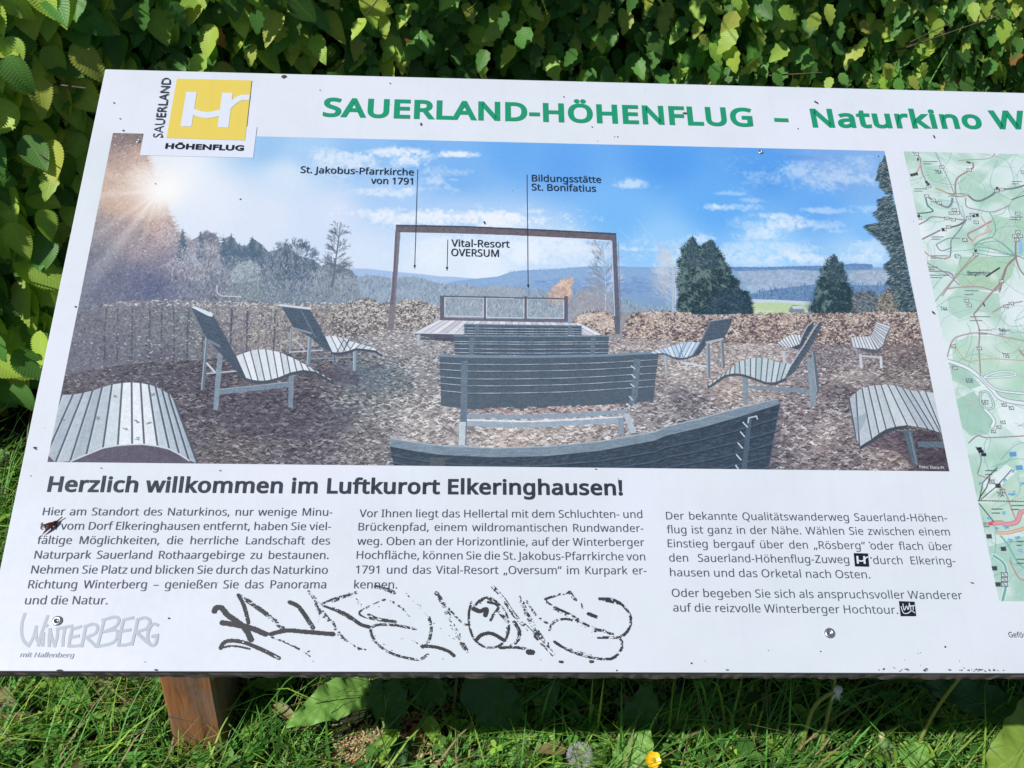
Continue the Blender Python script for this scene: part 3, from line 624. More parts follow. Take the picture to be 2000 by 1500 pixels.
    cv.scatter(fb, 1500, (4, 12), (.8, 1.5), [(48, 62, 78), (76, 94, 110), (90, 108, 124)], (-5, 25), .5)
    for k in (.22, .42, .62, .82, 1.0, 1.25):
        q = [(x, y + k * np.interp(x, [760, 1100, 1500], [70, 80, 118])) for x, y in lowl]
        cv.line('p', q, 2.6, (84, 104, 122), .6); cv.line('p', [(x, y + 2.2) for x, y in q], 2.0, (38, 50, 64), .7)
    r_ = cv.poly('p', topl + lowl[::-1], (122, 138, 152), 1, 10)
    cv.scatter(r_, 500, (5, 16), (.8, 1.4), [(96, 118, 138), (136, 158, 176), (150, 170, 186)], (0, 15), .5)
    cv.line('p', topl, 1.8, (176, 192, 206), .8); cv.line('p', lowl, 1.5, (48, 60, 74), .9)
    cv.poly('M', [(540, 1408), (625, 1412), (625, 1480), (540, 1480)], (84, 92, 98), .9, 8)
    cv.poly('R', [(455, 1200), (480, 1195), (450, 1500), (420, 1500)], (84, 102, 118), .8, 8)
    cv.line('R', [(460, 1216), (464, 1190), (506, 1180), (512, 1196)], 2.4, (206, 216, 224), .9)
    for x0_, y0_, x1_, y1_ in ((432, 1215, 455, 1240), (418, 1268, 440, 1294), (404, 1330, 428, 1358), (396, 1396, 420, 1424), (392, 1455, 404, 1474)): cv.line('R', [(x0_, y0_), (x1_, y1_)], 2.4, (222, 230, 238), .9)
    sh = cv.poly('R', [(637, 1114), (660, 1150), (640, 1300), (600, 1500), (560, 1500)], (96, 88, 104), .35)
    # helper for loungers: slatted surface between two edges (raster)
    def lounger_surf(o, e1, e2, n, cols, gap=(58, 66, 78), gw=2.0, hi=None):
        slats(cv, resamp(cv.tr(o, e1), n), resamp(cv.tr(o, e2), n), cols, gap, gw, 10, hi)
    def bar(o, a_, b_, w, col, hi=(206, 216, 226)):
        q = cv.tr(o, [a_, b_]); cv.seg(*q[0], *q[1], w, col, 1); cv.seg(q[0][0] - w * .3, q[0][1], q[1][0] - w * .3, q[1][1], w * .3, hi, .55)
    def shade(o, pts, col=(60, 56, 76), a=.4): cv.poly(o, pts, col, a, 10)
    shade('L', [(1180, 1060), (1640, 1040), (2000, 1150), (1900, 1300), (1300, 1300), (1150, 1160)], a=.28); shade('M', [(0, 880), (300, 900), (350, 980), (200, 1060), (0, 1000)], (80, 100, 124), .3)
    shade('L', [(1600, 880), (2000, 930), (2000, 1010), (1700, 960)], a=.3); shade('R', [(200, 900), (420, 900), (430, 1000), (200, 1010)], (150, 130, 130), .2)
    # lounger C (second on the left)
    bar('L', (1625, 700), (1618, 830), 3, (118, 134, 148)); bar('L', (1620, 822), (1800, 812), 2.4, (186, 196, 206)); bar('L', (1740, 860), (1990, 850), 4, (96, 110, 126)); bar('L', (1640, 745), (1700, 810), 2, (176, 186, 196))
    bar('L', (1733, 715), (1720, 890), 7, (116, 132, 148)); bar('L', (1987, 800), (1980, 922), 6, (112, 130, 146)); bar('L', (1862, 830), (1866, 880), 4, (80, 92, 108)); bar('M', (121, 812), (120, 922), 5, (140, 156, 172))
    cv.poly('L', [(1566, 562), (1728, 582), (1790, 690), (1850, 822), (1800, 800), (1735, 742), (1640, 690), (1600, 620)], (66, 82, 98), 1, 12)
    for k in range(9): 
        f = k / 9; cv.line('L', [(1575 + f * 190, 575 + f * 190), (1735 + f * 115, 590 + f * 220)], 1, (94, 112, 128), .5)
    cv.poly('L', [(1630, 682), (1740, 712), (1738, 724), (1630, 692)], (134, 150, 166), .9)
    cv.line('L', [(1680, 590), (1760, 740)], 2, (120, 136, 150), .7)
    cv.line('L', [(1566, 561), (1730, 580)], 4.5, (206, 218, 228), 1)
    q1 = px('L', [(1812, 736), (1860, 730), (1950, 752)]) + px('M', [(60, 752), (150, 776), (225, 798), (275, 832)]); q2 = px('L', [(1852, 822), (1900, 826), (1960, 806)]) + px('M', [(20, 825), (70, 822), (130, 800), (240, 812), (272, 836)])
    cv.line('p', [(x, y + 2.5) for x, y in q2], 5, (66, 74, 88), .95)
    lounger_surf('p', q1, q2, 13, [(214, 222, 230), (226, 232, 238), (200, 208, 218)], gw=1.5)
    # lounger B
    bar('L', (1160, 700), (1130, 1030), 6, (96, 112, 126)); bar('L', (1155, 885), (1200, 935), 3.4, (196, 206, 214)); bar('L', (1155, 942), (1330, 928), 2.6, (180, 190, 198))
    cv.poly('L', [(1225, 1030), (1612, 990), (1612, 1018), (1225, 1060)], (112, 132, 148), 1, 14)
    cv.line('L', [(1228, 1030), (1612, 990)], 1.2, (184, 198, 210), .8)
    cv.poly('L', [(1216, 828), (1243, 830), (1232, 980), (1217, 1146), (1190, 1146), (1202, 980)], (124, 142, 156), 1, 18)
    cv.poly('L', [(1612, 940), (1642, 934), (1634, 1132), (1608, 1132)], (118, 136, 150), 1, 18)
    cv.poly('L', [(1068, 576), (1188, 614), (1250, 720), (1320, 850), (1400, 985), (1350, 968), (1295, 900), (1230, 830), (1150, 740), (1110, 660)], (60, 76, 92), 1, 12)
    for k in range(12):
        f = k / 12; cv.line('L', [(1080 + f * 230, 590 + f * 330), (1195 + f * 170, 625 + f * 330)], 1, (84, 102, 118), .5)
    cv.poly('L', [(1165, 750), (1230, 785), (1228, 800), (1165, 765)], (112, 128, 142), .9)
    cv.poly('L', [(1068, 572), (1086, 566), (1190, 608), (1184, 626), (1160, 620)], (216, 226, 234), 1, 8)
    q1 = [(1316, 846), (1375, 822), (1430, 808), (1500, 808), (1560, 824), (1640, 858), (1740, 912), (1850, 978)]; q2 = [(1370, 966), (1425, 982), (1490, 982), (1560, 962), (1620, 936), (1690, 922), (1760, 930), (1856, 984)]
    cv.line('L', [(x, y + 9) for x, y in q2], 6, (66, 76, 88), .95)
    lounger_surf('L', q1, q2, 15, [(216, 224, 230), (228, 234, 240), (206, 214, 222), (220, 228, 234)], gw=2.0)
    # lounger A
    cv.poly('L', [(345, 1058), (410, 1058), (520, 1036), (570, 1020), (625, 1003), (680, 994), (735, 991), (790, 996), (835, 1004), (872, 1016), (910, 1036), (942, 1056), (972, 1086), (1102, 1445), (262, 1445)], (84, 80, 98), 1, 12)
    tops = [(345, 1062), (408, 1060), (465, 1050), (517, 1038), (570, 1020), (625, 1004), (682, 995), (735, 992), (785, 996), (830, 1004), (868, 1015), (905, 1034), (940, 1056), (972, 1088)]
    bots = [(262, 1300), (262, 1390), (310, 1440), (392, 1430), (482, 1395), (575, 1356), (658, 1342), (738, 1336), (805, 1336), (880, 1346), (945, 1362), (1000, 1390), (1055, 1426), (1102, 1445)]
    slats(cv, cv.tr('L', tops), cv.tr('L', bots), [(176, 188, 198), (168, 180, 192), (180, 192, 202), (166, 178, 190), (182, 194, 204), (206, 216, 224), (228, 234, 240), (232, 238, 244), (224, 230, 236), (190, 202, 212), (176, 190, 202), (170, 184, 196), (160, 174, 188)], (66, 76, 92), 3.4, 13, (232, 238, 244))
    for x, y in ((700, 1250), (765, 1210), (770, 1305), (835, 1220), (1 * 850, 1060), (640, 1070), (545, 1190), (350, 1200)):
        for k in range(5): cv.line('L', [(x + pr.uniform(-16, 16), y + pr.uniform(-9, 9)), (x + pr.uniform(-16, 16), y + pr.uniform(-9, 9))], 1.3, (96, 102, 112), .7)
    q = [(395, 1432), (482, 1396), (575, 1358), (658, 1344), (738, 1338), (805, 1338), (880, 1348), (945, 1364), (1000, 1392), (1055, 1428)]
    cv.line('L', q, 2.4, (216, 224, 230), .9)
    # a twig stand behind the hedge
    cv.line('L', [(1210, 452), (1212, 492), (1240, 510), (1345, 514)], 2, (206, 214, 216), .9)
    # right-hand loungers: D
    bar('R', (312, 745), (322, 905), 6, (104, 118, 132)); bar('R', (90, 880), (235, 906), 4, (206, 212, 220)); bar('R', (250, 862), (320, 852), 3, (120, 132, 146)); bar('R', (6, 840), (6, 930), 4, (150, 162, 174)); bar('M', (1856, 830), (1862, 930), 5, (150, 164, 178))
    bar('R', (236, 770), (240, 958), 7, (112, 128, 144))
    q1 = px('M', [(1770, 826), (1830, 806), (1900, 786), (1960, 772)]) + px('R', [(100, 768), (150, 768), (196, 768)]); q2 = px('M', [(1790, 832), (1850, 826), (1900, 850), (1960, 852)]) + px('R', [(60, 856), (110, 854), (148, 840)])
    cv.line('p', [(x, y + 2) for x, y in q2], 4, (76, 90, 106), .9)
    lounger_surf('p', q1, q2, 13, [(196, 216, 236), (212, 226, 240), (184, 206, 228)], (104, 126, 150), 1.5)
    cv.poly('R', [(248, 652), (372, 633), (360, 680), (326, 742), (236, 768), (186, 838), (140, 856), (176, 800)], (74, 88, 104), 1, 14)
    cv.poly('R', [(222, 764), (324, 742), (320, 756), (226, 778)], (176, 186, 196), .9)
    cv.line('R', [(250, 652), (196, 766), (150, 842)], 2, (122, 138, 152), .8); cv.line('R', [(250, 650), (372, 632)], 2.2, (140, 154, 168), .9)
    for k in range(7): f = k / 7; cv.line('R', [(244 - f * 44, 668 + f * 100), (362 - f * 50, 660 + f * 80)], 1, (98, 114, 130), .6)
    # F behind E
    bar('R', (660, 822), (664, 882), 5, (186, 194, 204)); bar('R', (690, 800), (740, 812), 3, (120, 130, 142))
    lounger_surf('R', [(622, 772), (660, 745), (700, 724), (752, 728)], [(650, 790), (690, 796), (735, 800), (760, 770)], 9, [(214, 220, 228), (226, 230, 236)], gw=1.5)
    cv.poly('R', [(832, 643), (820, 690), (786, 740), (766, 790), (730, 808), (700, 796), (742, 780), (760, 730), (790, 676)], (70, 82, 98), 1, 12); cv.line('R', [(832, 644), (790, 678), (762, 732), (745, 778)], 1.8, (206, 212, 220), .8)
    # G
    bar('R', (1086, 838), (1092, 908), 5, (196, 202, 210)); bar('R', (1200, 850), (1204, 908), 5, (206, 210, 216)); bar('R', (1084, 842), (1204, 854), 4, (186, 192, 202)); bar('R', (1066, 806), (1072, 850), 3, (140, 140, 152)); cv.poly('R', [(1060, 800), (1200, 806), (1190, 826), (1120, 822)], (90, 92, 106), .9)
    lounger_surf('R', [(1032, 742), (1070, 738), (1110, 736), (1140, 735)], [(1044, 796), (1090, 798), (1140, 806), (1178, 808)], 8, [(206, 214, 222), (218, 224, 230)], (84, 96, 110), 1.4)
    lounger_surf('R', [(1140, 735), (1156, 710), (1165, 680), (1176, 653)], [(1182, 808), (1214, 786), (1230, 730), (1258, 680)], 10, [(206, 212, 220), (190, 198, 208)], (96, 106, 120), 1.4)
    cv.line('R', [(1258, 680), (1232, 732), (1214, 790), (1180, 812)], 2.4, (92, 98, 112), .9)
    # E
    bar('R', (824, 822), (848, 1042), 7, (92, 106, 120)); bar('R', (655, 1040), (720, 1030), 3, (96, 108, 120)); bar('R', (720, 965), (800, 972), 3, (120, 132, 146))
    cv.poly('R', [(456, 1008), (810, 1030), (810, 1056), (456, 1026)], (126, 142, 156), 1, 14)
    cv.poly('R', [(428, 950), (460, 955), (462, 1118), (432, 1108)], (130, 146, 158), 1, 16)
    cv.poly('R', [(788, 860), (822, 850), (842, 1122), (808, 1118)], (134, 150, 162), 1, 16)
    q1 = [(236, 1004), (300, 958), (350, 924), (410, 876), (500, 852), (560, 858), (640, 884), (706, 888)]; q2 = [(240, 1012), (330, 950), (380, 940), (430, 944), (500, 968), (560, 990), (610, 992), (668, 968)]
    cv.line('R', [(x, y + 8) for x, y in q2], 5, (76, 82, 94), .95)
    lounger_surf('R', q1, q2, 17, [(186, 202, 210), (200, 212, 218), (176, 194, 204), (192, 206, 214)], (70, 82, 92), 2.0)
    cv.poly('R', [(856, 652), (876, 655), (850, 720), (826, 764), (780, 840), (722, 932), (692, 956), (650, 976), (612, 992), (668, 964), (700, 900), (770, 790), (830, 690)], (82, 94, 108), 1, 14)
    cv.line('R', [(856, 653), (828, 692), (768, 792), (700, 892), (668, 956)], 2, (196, 204, 212), .85)
    for k in range(16): f = k / 16; x, y = 868 - f * 190, 662 + f * 300; cv.line('R', [(x - 20, y + 5), (x, y + 6)], 1, (44, 54, 66), .8)
    # H
    shade('R', [(1100, 1340), (1240, 1260), (1520, 1260), (1600, 1500), (1420, 1500), (1300, 1380)], (66, 58, 72), .5)
    cv.poly('R', [(1325, 1262), (1372, 1256), (1412, 1452), (1380, 1452)], (88, 104, 118), 1, 14); cv.poly('R', [(1402, 1322), (1560, 1320), (1560, 1356), (1412, 1352)], (96, 112, 126), 1, 14); cv.poly('R', [(1358, 1268), (1366, 1268), (1404, 1450), (1396, 1450)], (130, 146, 158), .8)
    tops = [(1024, 1082), (1062, 1046), (1096, 1028), (1130, 1014), (1166, 1008), (1202, 1006), (1240, 1006), (1282, 1010), (1322, 1022), (1362, 1036), (1410, 1042), (1450, 1044), (1500, 1050), (1530, 1060)]
    bots = [(1062, 1300), (1082, 1350), (1150, 1306), (1190, 1276), (1230, 1252), (1282, 1238), (1348, 1230), (1408, 1240), (1462, 1250), (1500, 1262), (1532, 1272), (1545, 1280), (1560, 1290), (1580, 1300)]
    slats(cv, cv.tr('R', tops), cv.tr('R', bots), [(176, 186, 196), (186, 196, 206), (190, 200, 208), (198, 206, 214), (192, 202, 210), (202, 210, 216), (196, 204, 212), (178, 188, 198)], (74, 86, 98), 2.6, 12, (222, 228, 234))
    cv.poly('R', [(1060, 1298), (1084, 1350), (1150, 1308), (1190, 1278), (1232, 1254), (1284, 1240), (1348, 1232), (1348, 1246), (1290, 1256), (1236, 1272), (1156, 1326), (1086, 1368)], (66, 76, 88), 1, 8)
    cv.poly('R', [(1128, 1156), (1084, 1180), (1050, 1186), (1060, 1290), (1100, 1240)], (136, 150, 164), .5)
    # sun flare in the printed picture
    def rays():
        c = cv.tr('p', [(312, 372)])[0]; X = np.arange(cv.w)[None] - c[0]; Y = np.arange(cv.h)[:, None] - c[1]
        d = np.hypot(X, Y) + 1; th = np.arctan2(Y, X)
        m = np.exp(-(d / 46) ** 2) * 1.0
        for t0, w_, l_, a_ in ((2.02, .09, 230, .8), (1.72, .05, 180, .4), (2.35, .08, 180, .55), (3.02, .10, 230, .8), (3.45, .1, 150, .34), (1.45, .07, 90, .3), (-2.4, .1, 110, .3)):
            dd = np.abs((th - t0 + math.pi) % (2 * math.pi) - math.pi)
            m = m + np.exp(-(dd / w_) ** 2) * np.exp(-d / l_ * 1.6) * a_
        m = np.clip(m, 0, 1) * .95
        A[:] += (np.array((250, 244, 238), np.float32) - A) * m[..., None].astype(np.float32)
        o = np.exp(-(((X + 70) / 120) ** 2 + ((Y - 20) / 110) ** 2)) * .32
        A[:] += (np.array((232, 192, 146), np.float32) - A) * o[..., None].astype(np.float32) * np.clip((60 - X) / 90, 0, 1)[..., None]
        v = np.exp(-(((X + 60) / 420) ** 2 + ((Y - 90) / 300) ** 2)) * .16
        A[:] += (np.array((206, 206, 226), np.float32) - A) * v[..., None].astype(np.float32)
    rays()
    rr = (0, 0, 60, 60, np.ones((60, 60), np.float32))
    for _ in range(150):
        x = pr.uniform(0, 260); y = pr.uniform(0, 130) if pr.random() < .5 else pr.uniform(100, 330)
        if x > 60 and y < 60: continue
        cv.seg(x, y, x + pr.uniform(-4, 4), y + pr.uniform(-4, 4), 1.4, (226, 226, 232), .7)
    cv.blob('p', (322, 372), 34, 34, (255, 252, 246), .9); cv.blob('p', (345, 350), 80, 60, (250, 250, 252), .5)
    A += (np.array((214, 222, 232), np.float32) - A) * .05
    # callout lines with arrow heads
    for p0, p1 in (((816, 332), (810, 524)), ((874.5, 469), (873.2, 528)), ((1029.5, 342), (1031.6, 562))):
        cv.line('p', [p0, p1], 1.8, (52, 60, 72), .95)
        x, y = p1; cv.poly('p', [(x - 2.8, y - 6), (x + 2.8, y - 6), (x, y + 1.5)], (40, 48, 58), 1)
    # print grain and the halo of a sharpened enlargement
    g = A.copy()
    bl = (g[:-2, 1:-1] + g[2:, 1:-1] + g[1:-1, :-2] + g[1:-1, 2:]) / 4
    A[1:-1, 1:-1] += (g[1:-1, 1:-1] - bl) * .35
    A += (cv.r.rand(cv.h, cv.w, 1).astype(np.float32) - .5) * 9
    return cv

def paint_map():
    RES = 1800
    W_, H_ = int(.40 * RES), int(.4823 * RES)
    cv = Canvas(W_, H_, RES, u0=.8202, v0=0.0, seed=9); pr = cv.pr; A = cv.a
    A[:] = (206, 228, 223)
    n = cv.noise(110, 4)[..., None]; n2 = cv.noise(50, 3)[..., None]
    A += (np.array((226, 236, 238), np.float32) - A) * np.clip((n - .46) * 5, 0, 1)
    A += (np.array((166, 205, 184), np.float32) - A) * np.clip((.47 - n2) * 4, 0, .75)
    G = (176, 210, 194); G2 = (164, 202, 186); PL = (232, 240, 242)
    def gp(o, pts, c=G, a=.8): cv.poly(o, pts, c, a, 6, grain=10)
    gp('N', [(1300, 230), (1480, 230), (1300, 330), (1180, 430), (1060, 560), (1110, 620), (1000, 700), (860, 600), (880, 480), (1000, 420), (1180, 300)])
    gp('N', [(330, 230), (640, 230), (780, 360), (700, 330), (520, 250), (350, 260)], a=.5)
    gp('N', [(600, 700), (760, 720), (860, 800), (700, 800), (560, 760)], a=.5); gp('N', [(840, 240), (1000, 250), (900, 300)], G, .4)
    gp('R', [(1640, 290), (1960, 290), (1930, 400), (1850, 480), (1660, 470), (1610, 400)], (172, 206, 178), .9)
    gp('R', [(1830, 60), (2000, 90), (2000, 290), (1940, 290), (1720, 220), (1760, 180)], (170, 208, 186), .8)
    gp('R', [(1570, 520), (1640, 460), (1860, 500), (1870, 600), (1720, 600), (1640, 640), (1580, 600)], G, .8)
    gp('R', [(1450, 310), (1600, 300), (1640, 360), (1560, 400), (1470, 370)], G, .7)
    gp('R', [(1600, 780), (1700, 730), (2000, 740), (2000, 1060), (1860, 1040), (1760, 960), (1600, 880)], (176, 212, 188), .75)
    gp('R', [(1580, 880), (1660, 900), (1760, 1010), (1700, 1030), (1600, 980)], G2, .9)
    gp('R', [(1615, 1090), (1720, 1040), (1760, 1100), (1830, 1190), (1800, 1280), (1700, 1290), (1640, 1230)], G2, .9)
    gp('C', [(1700, 80), (2000, 90), (2000, 400), (1800, 380), (1740, 210)], (184, 214, 194), .7)
    gp('C', [(1800, 480), (2000, 420), (2000, 790), (1860, 780)], G2, .75)
    gp('C', [(1760, 120), (1850, 60), (1900, 20), (1960, 60), (1800, 200)], PL, .8)
    gp('R', [(1840, 1120), (2000, 1130), (2000, 1330), (1880, 1230)], PL, .8)
    def road(o, pts, w, c, a=.9, case=None):
        q = cv.tr(o, pts); m = max(8, len(q) * 6)
        t = np.linspace(0, len(q) - 1, m); i = np.clip(t.astype(int), 0, len(q) - 2); f = (t - i)[:, None]
        p0 = q[np.clip(i - 1, 0, None)]; p1 = q[i]; p2 = q[i + 1]; p3 = q[np.clip(i + 2, None, len(q) - 1)]
        s_ = .5 * ((2 * p1) + (-p0 + p2) * f + (2 * p0 - 5 * p1 + 4 * p2 - p3) * f ** 2 + (-p0 + 3 * p1 - 3 * p2 + p3) * f ** 3)
        for k in range(m - 1):
            if case: cv.seg(*s_[k], *s_[k + 1], w + 2.4, case, a)
        for k in range(m - 1): cv.seg(*s_[k], *s_[k + 1], w, c, a)
    rd = (150, 132, 148); gy = (110, 132, 140); pk = (206, 168, 172)
    for i in range(420):   # thin parcel and contour lines
        x = pr.uniform(1760, 2480); y = pr.uniform(290, 1180); t = pr.uniform(0, 6.3); l = pr.uniform(15, 70)
        road('p', [(x, y), (x + math.cos(t) * l, y + math.sin(t) * l * .7), (x + math.cos(t + .5) * l * 1.8, y + math.sin(t + .5) * l * 1.4)], pr.choice((.8, 1, 1.2)), pr.choice([(140, 182, 178), (124, 162, 164), (160, 180, 188), (190, 170, 176), (110, 150, 152)]), .6)
    for i in range(170):   # wandering contour lines
        x = pr.uniform(1750, 2460); y = pr.uniform(290, 1180); t = pr.uniform(0, 6.3); q = [(x, y)]
        for _ in range(5): t += pr.uniform(-.6, .6); q.append((q[-1][0] + math.cos(t) * 16, q[-1][1] + math.sin(t) * 13))
        road('p', q, .9, pr.choice([(186, 170, 164), (150, 190, 186), (196, 180, 176), (120, 158, 160)]), .6)
    for i in range(60):
        x = pr.uniform(1760, 2460); y = pr.uniform(295, 1175); cv.blob('p', (x, y), pr.uniform(8, 26), pr.uniform(6, 18), (236, 242, 244), .55)
    road('N', [(410, 235), (480, 290), (490, 350), (500, 420), (540, 520)], 2, rd); road('N', [(490, 350), (460, 420), (420, 460)], 3, pk)
    road('N', [(630, 230), (690, 360), (770, 520), (800, 600), (840, 700), (880, 830), (930, 900)], 2, (166, 160, 170))
    road('N', [(930, 240), (1200, 250), (1150, 300), (1000, 310), (860, 320)], 1.6, rd, .7)
    road('N', [(1000, 340), (1000, 390), (940, 430), (860, 480), (830, 540), (830, 640)], 3, (164, 136, 140))
    road('N', [(950, 655), (1010, 705), (1080, 710), (1180, 660), (1250, 610), (1400, 590), (1560, 550), (1800, 530)], 4, (124, 134, 142))
    road('N', [(640, 590), (760, 640), (860, 670), (960, 655)], 3, (186, 164, 140)); road('N', [(570, 680), (660, 740), (750, 775), (790, 740), (800, 690)], 4, (128, 146, 158))
    road('N', [(540, 690), (560, 760), (610, 810), (540, 830), (460, 835)], 3, (88, 140, 132)); road('N', [(930, 690), (940, 770), (1050, 800), (1200, 820), (1350, 760)], 2.2, (160, 150, 158))
    road('N', [(470, 945), (540, 910), (600, 870), (740, 880), (930, 900)], 2.4, rd); road('N', [(930, 905), (860, 950), (760, 975)], 3.4, (116, 112, 124)); road('N', [(500, 1090), (600, 1040), (680, 1000)], 3, rd)
    road('N', [(930, 905), (860, 1010), (790, 1100), (785, 1200), (770, 1260), (720, 1280)], 2.4, (130, 150, 158)); road('N', [(1180, 910), (1060, 980), (950, 1040), (990, 1100)], 3, (170, 140, 148))
    road('N', [(1160, 820), (1200, 900), (1220, 1000), (1180, 1070), (1060, 1110), (1010, 1180)], 2, (140, 168, 160)); road('N', [(1080, 870), (1140, 960), (1160, 1010), (1040, 1060), (990, 1130)], 3, (214, 176, 170))
    road('N', [(640, 1140), (760, 1080), (870, 1080)], 1.6, gy); road('N', [(640, 1140), (690, 1200), (790, 1170)], 1.8, gy)
    for e in ((1180, 1070), (1250, 1110)): road('N', [(1000, 1150), e, (1420, 1250)], 1.6, (120, 168, 160))
    for yy in (1160, 1190, 1225): road('N', [(1040, yy), (1220, yy + 30), (1420, 1252)], 1.5, (110, 158, 152), .8)
    road('N', [(1420, 1100), (1420, 1260), (1470, 1400), (1600, 1520)], 3, (150, 132, 138)); road('N', [(1420, 1260), (1340, 1340), (1300, 1450), (1260, 1600)], 3, (130, 126, 136)); road('N', [(1050, 1240), (900, 1380), (800, 1500), (700, 1640)], 2.6, (176, 152, 146))
    road('N', [(520, 1200), (580, 1250), (700, 1275), (780, 1260)], 2.6, (190, 160, 140)); road('N', [(570, 1400), (760, 1410), (820, 1470)], 2.6, rd)
    road('R', [(1410, 300), (1560, 380), (1640, 450)], 2, rd); road('R', [(1960, 290), (1900, 350), (1870, 430), (1820, 490), (1720, 610)], 3, (160, 134, 138)); road('R', [(1570, 470), (1650, 460), (1760, 460), (1840, 480), (1880, 430)], 2.6, (178, 150, 152))
    road('R', [(1720, 615), (1750, 700), (1748, 800), (1757, 940)], 2.4, (168, 140, 146)); road('R', [(1825, 600), (1900, 560), (1990, 540)], 2.4, (170, 150, 152)); road('R', [(1500, 545), (1560, 470), (1700, 300), (1720, 270)], 1.8, (150, 160, 164))
    road('R', [(1570, 850), (1600, 760), (1650, 730), (1750, 715), (1850, 730), (2000, 760)], 2.6, (172, 160, 160)); road('R', [(1610, 780), (1680, 870), (1800, 860), (2000, 870)], 1.8, (200, 170, 160))
    road('R', [(1570, 870), (1680, 910), (1760, 970), (1820, 1030), (1890, 1090), (2100, 1120)], 6, (226, 234, 238), 1, (124, 140, 150)); road('R', [(1760, 960), (1840, 1030), (1960, 1050), (2100, 1060)], 3, (226, 234, 238), 1, (140, 150, 158))
    road('R', [(1780, 1140), (1830, 1200), (1820, 1240)], 4, (230, 238, 240), 1, (130, 160, 158)); road('R', [(1880, 930), (1830, 940), (1780, 965), (1940, 955), (1940, 935), (1880, 932)], 2, (226, 236, 236), 1, (150, 176, 176))
    road('R', [(1760, 1045), (1800, 1050), (1830, 1120), (1800, 1140), (1760, 1110), (1755, 1050)], 2, (206, 226, 220), 1, (120, 160, 150)); road('R', [(1690, 1330), (1740, 1290), (1800, 1300), (2000, 1290)], 2, rd)
    road('R', [(1730, 1350), (1760, 1420), (1740, 1500)], 1.6, (130, 130, 140)); road('C', [(1745, 80), (1800, 100), (1850, 140), (1890, 170), (1930, 270), (1960, 350)], 2.6, (180, 160, 160))
    road('C', [(1820, 350), (1870, 345), (1900, 355), (1960, 340), (1980, 290), (2020, 280)], 5, (222, 160, 164), 1, (176, 130, 138)); road('C', [(1850, 400), (1920, 400), (2050, 360)], 3, (224, 192, 164), 1, (196, 150, 140))
    road('C', [(1830, 530), (1890, 580), (1900, 680), (1880, 780)], 4, (120, 176, 168), 1, (226, 236, 236)); road('C', [(1870, 420), (1910, 470), (1960, 560), (2050, 640)], 3, (130, 182, 176)); road('C', [(1920, 560), (1950, 620), (1980, 660), (2050, 680)], 2, (196, 140, 130))
    for i in range(26):    # the rest of the sheet's road net, beyond the frame
        x = pr.uniform(2040, 2460); y = pr.uniform(310, 1150); t = pr.uniform(0, 6.3); q = [(x, y)]
        for _ in range(4): t += pr.uniform(-.7, .7); q.append((q[-1][0] + math.cos(t) * 60, q[-1][1] + math.sin(t) * 45))
        road('p', q, pr.choice((2, 3, 4)), pr.choice([rd, (170, 150, 152), gy, (206, 168, 172)]))
    for q in (('N', [(1380, 700), (1500, 660), (1700, 620)]), ('C', [(1740, 222), (1850, 225), (2050, 228)]), ('C', [(1750, 210), (1790, 150), (1810, 90)]), ('C', [(1760, 215), (1850, 140), (1930, 50)]), ('C', [(1750, 240), (1790, 290), (1830, 340)]), ('C', [(1750, 220), (1770, 120), (1850, 40)])):
        p = resamp(cv.tr(*q), 40)
        for i in range(0, 39, 2): cv.seg(*p[i], *p[i + 1], 1.7, (50, 56, 64), .9)
    cv.poly('N', [(1440, 1090), (1470, 1080), (1490, 1180), (1470, 1250), (1450, 1230)], (150, 190, 226), .95)
    def box(o, x, y, w=40, h=28, fill=(236, 240, 240), k=0):
        cv.poly(o, [(x, y), (x + w, y - 1), (x + w + 3, y + h), (x + 3, y + h)], fill, .95)
        cv.line(o, [(x, y), (x + w, y - 1), (x + w + 3, y + h), (x + 3, y + h), (x, y)], 1.1, (70, 78, 88), .9)
        if k: cv.line(o, [(x + w * .35, y + h * .3), (x + w * .65, y + h * .7)], 1.4, (60, 66, 74), .8)
    for x, y in ((425, 245), (675, 370), (940, 400), (545, 560), (525, 655), (590, 695), (650, 720), (765, 820), (795, 790), (825, 820), (722, 872), (785, 885), (740, 955), (695, 980), (935, 865), (970, 835), (1010, 840), (1010, 910), (900, 1085), (1005, 1225), (1415, 825), (1415, 1005), (1385, 1045), (1440, 1045), (1405, 1080), (1260, 590), (1210, 600), (455, 868), (1470, 420)):
        box('N', x, y, 42, 26, k=1)
    for x, y in ((390, 450), (415, 445), (440, 440), (535, 520), (552, 540), (995, 850), (1030, 840), (700, 985), (1225, 580), (1015, 1190), (460, 850)):
        box('N', x, y, 20, 22, (60, 66, 74))
    for x, y in ((1655, 190), (1860, 420), (1885, 560), (1915, 545), (1665, 530), (1680, 555), (1590, 783), (1737, 795), (1600, 905), (1915, 1128), (1868, 1208), (1845, 1235), (1815, 1258), (1950, 70), (1875, 1110)): box('R', x, y, 24, 15, k=1)
    for x, y in ((1735, 1355), (1745, 1370), (1760, 1388)): box('R', x, y, 26, 14, (40, 44, 50))
    for x, y in ((1805, 108), (1840, 130), (1865, 160), (1775, 348), (1790, 412), (1870, 482), (1820, 590), (1840, 680)): box('C', x, y, 26, 20, (200, 206, 208) if x % 2 else (70, 76, 84), k=1)
    for y in (625, 652, 679): box('C', 1872, y, 34, 22, (206, 216, 216), k=1)
    cv.poly('C', [(1803, 342), (1825, 342), (1827, 362), (1805, 362)], (220, 96, 96), 1)
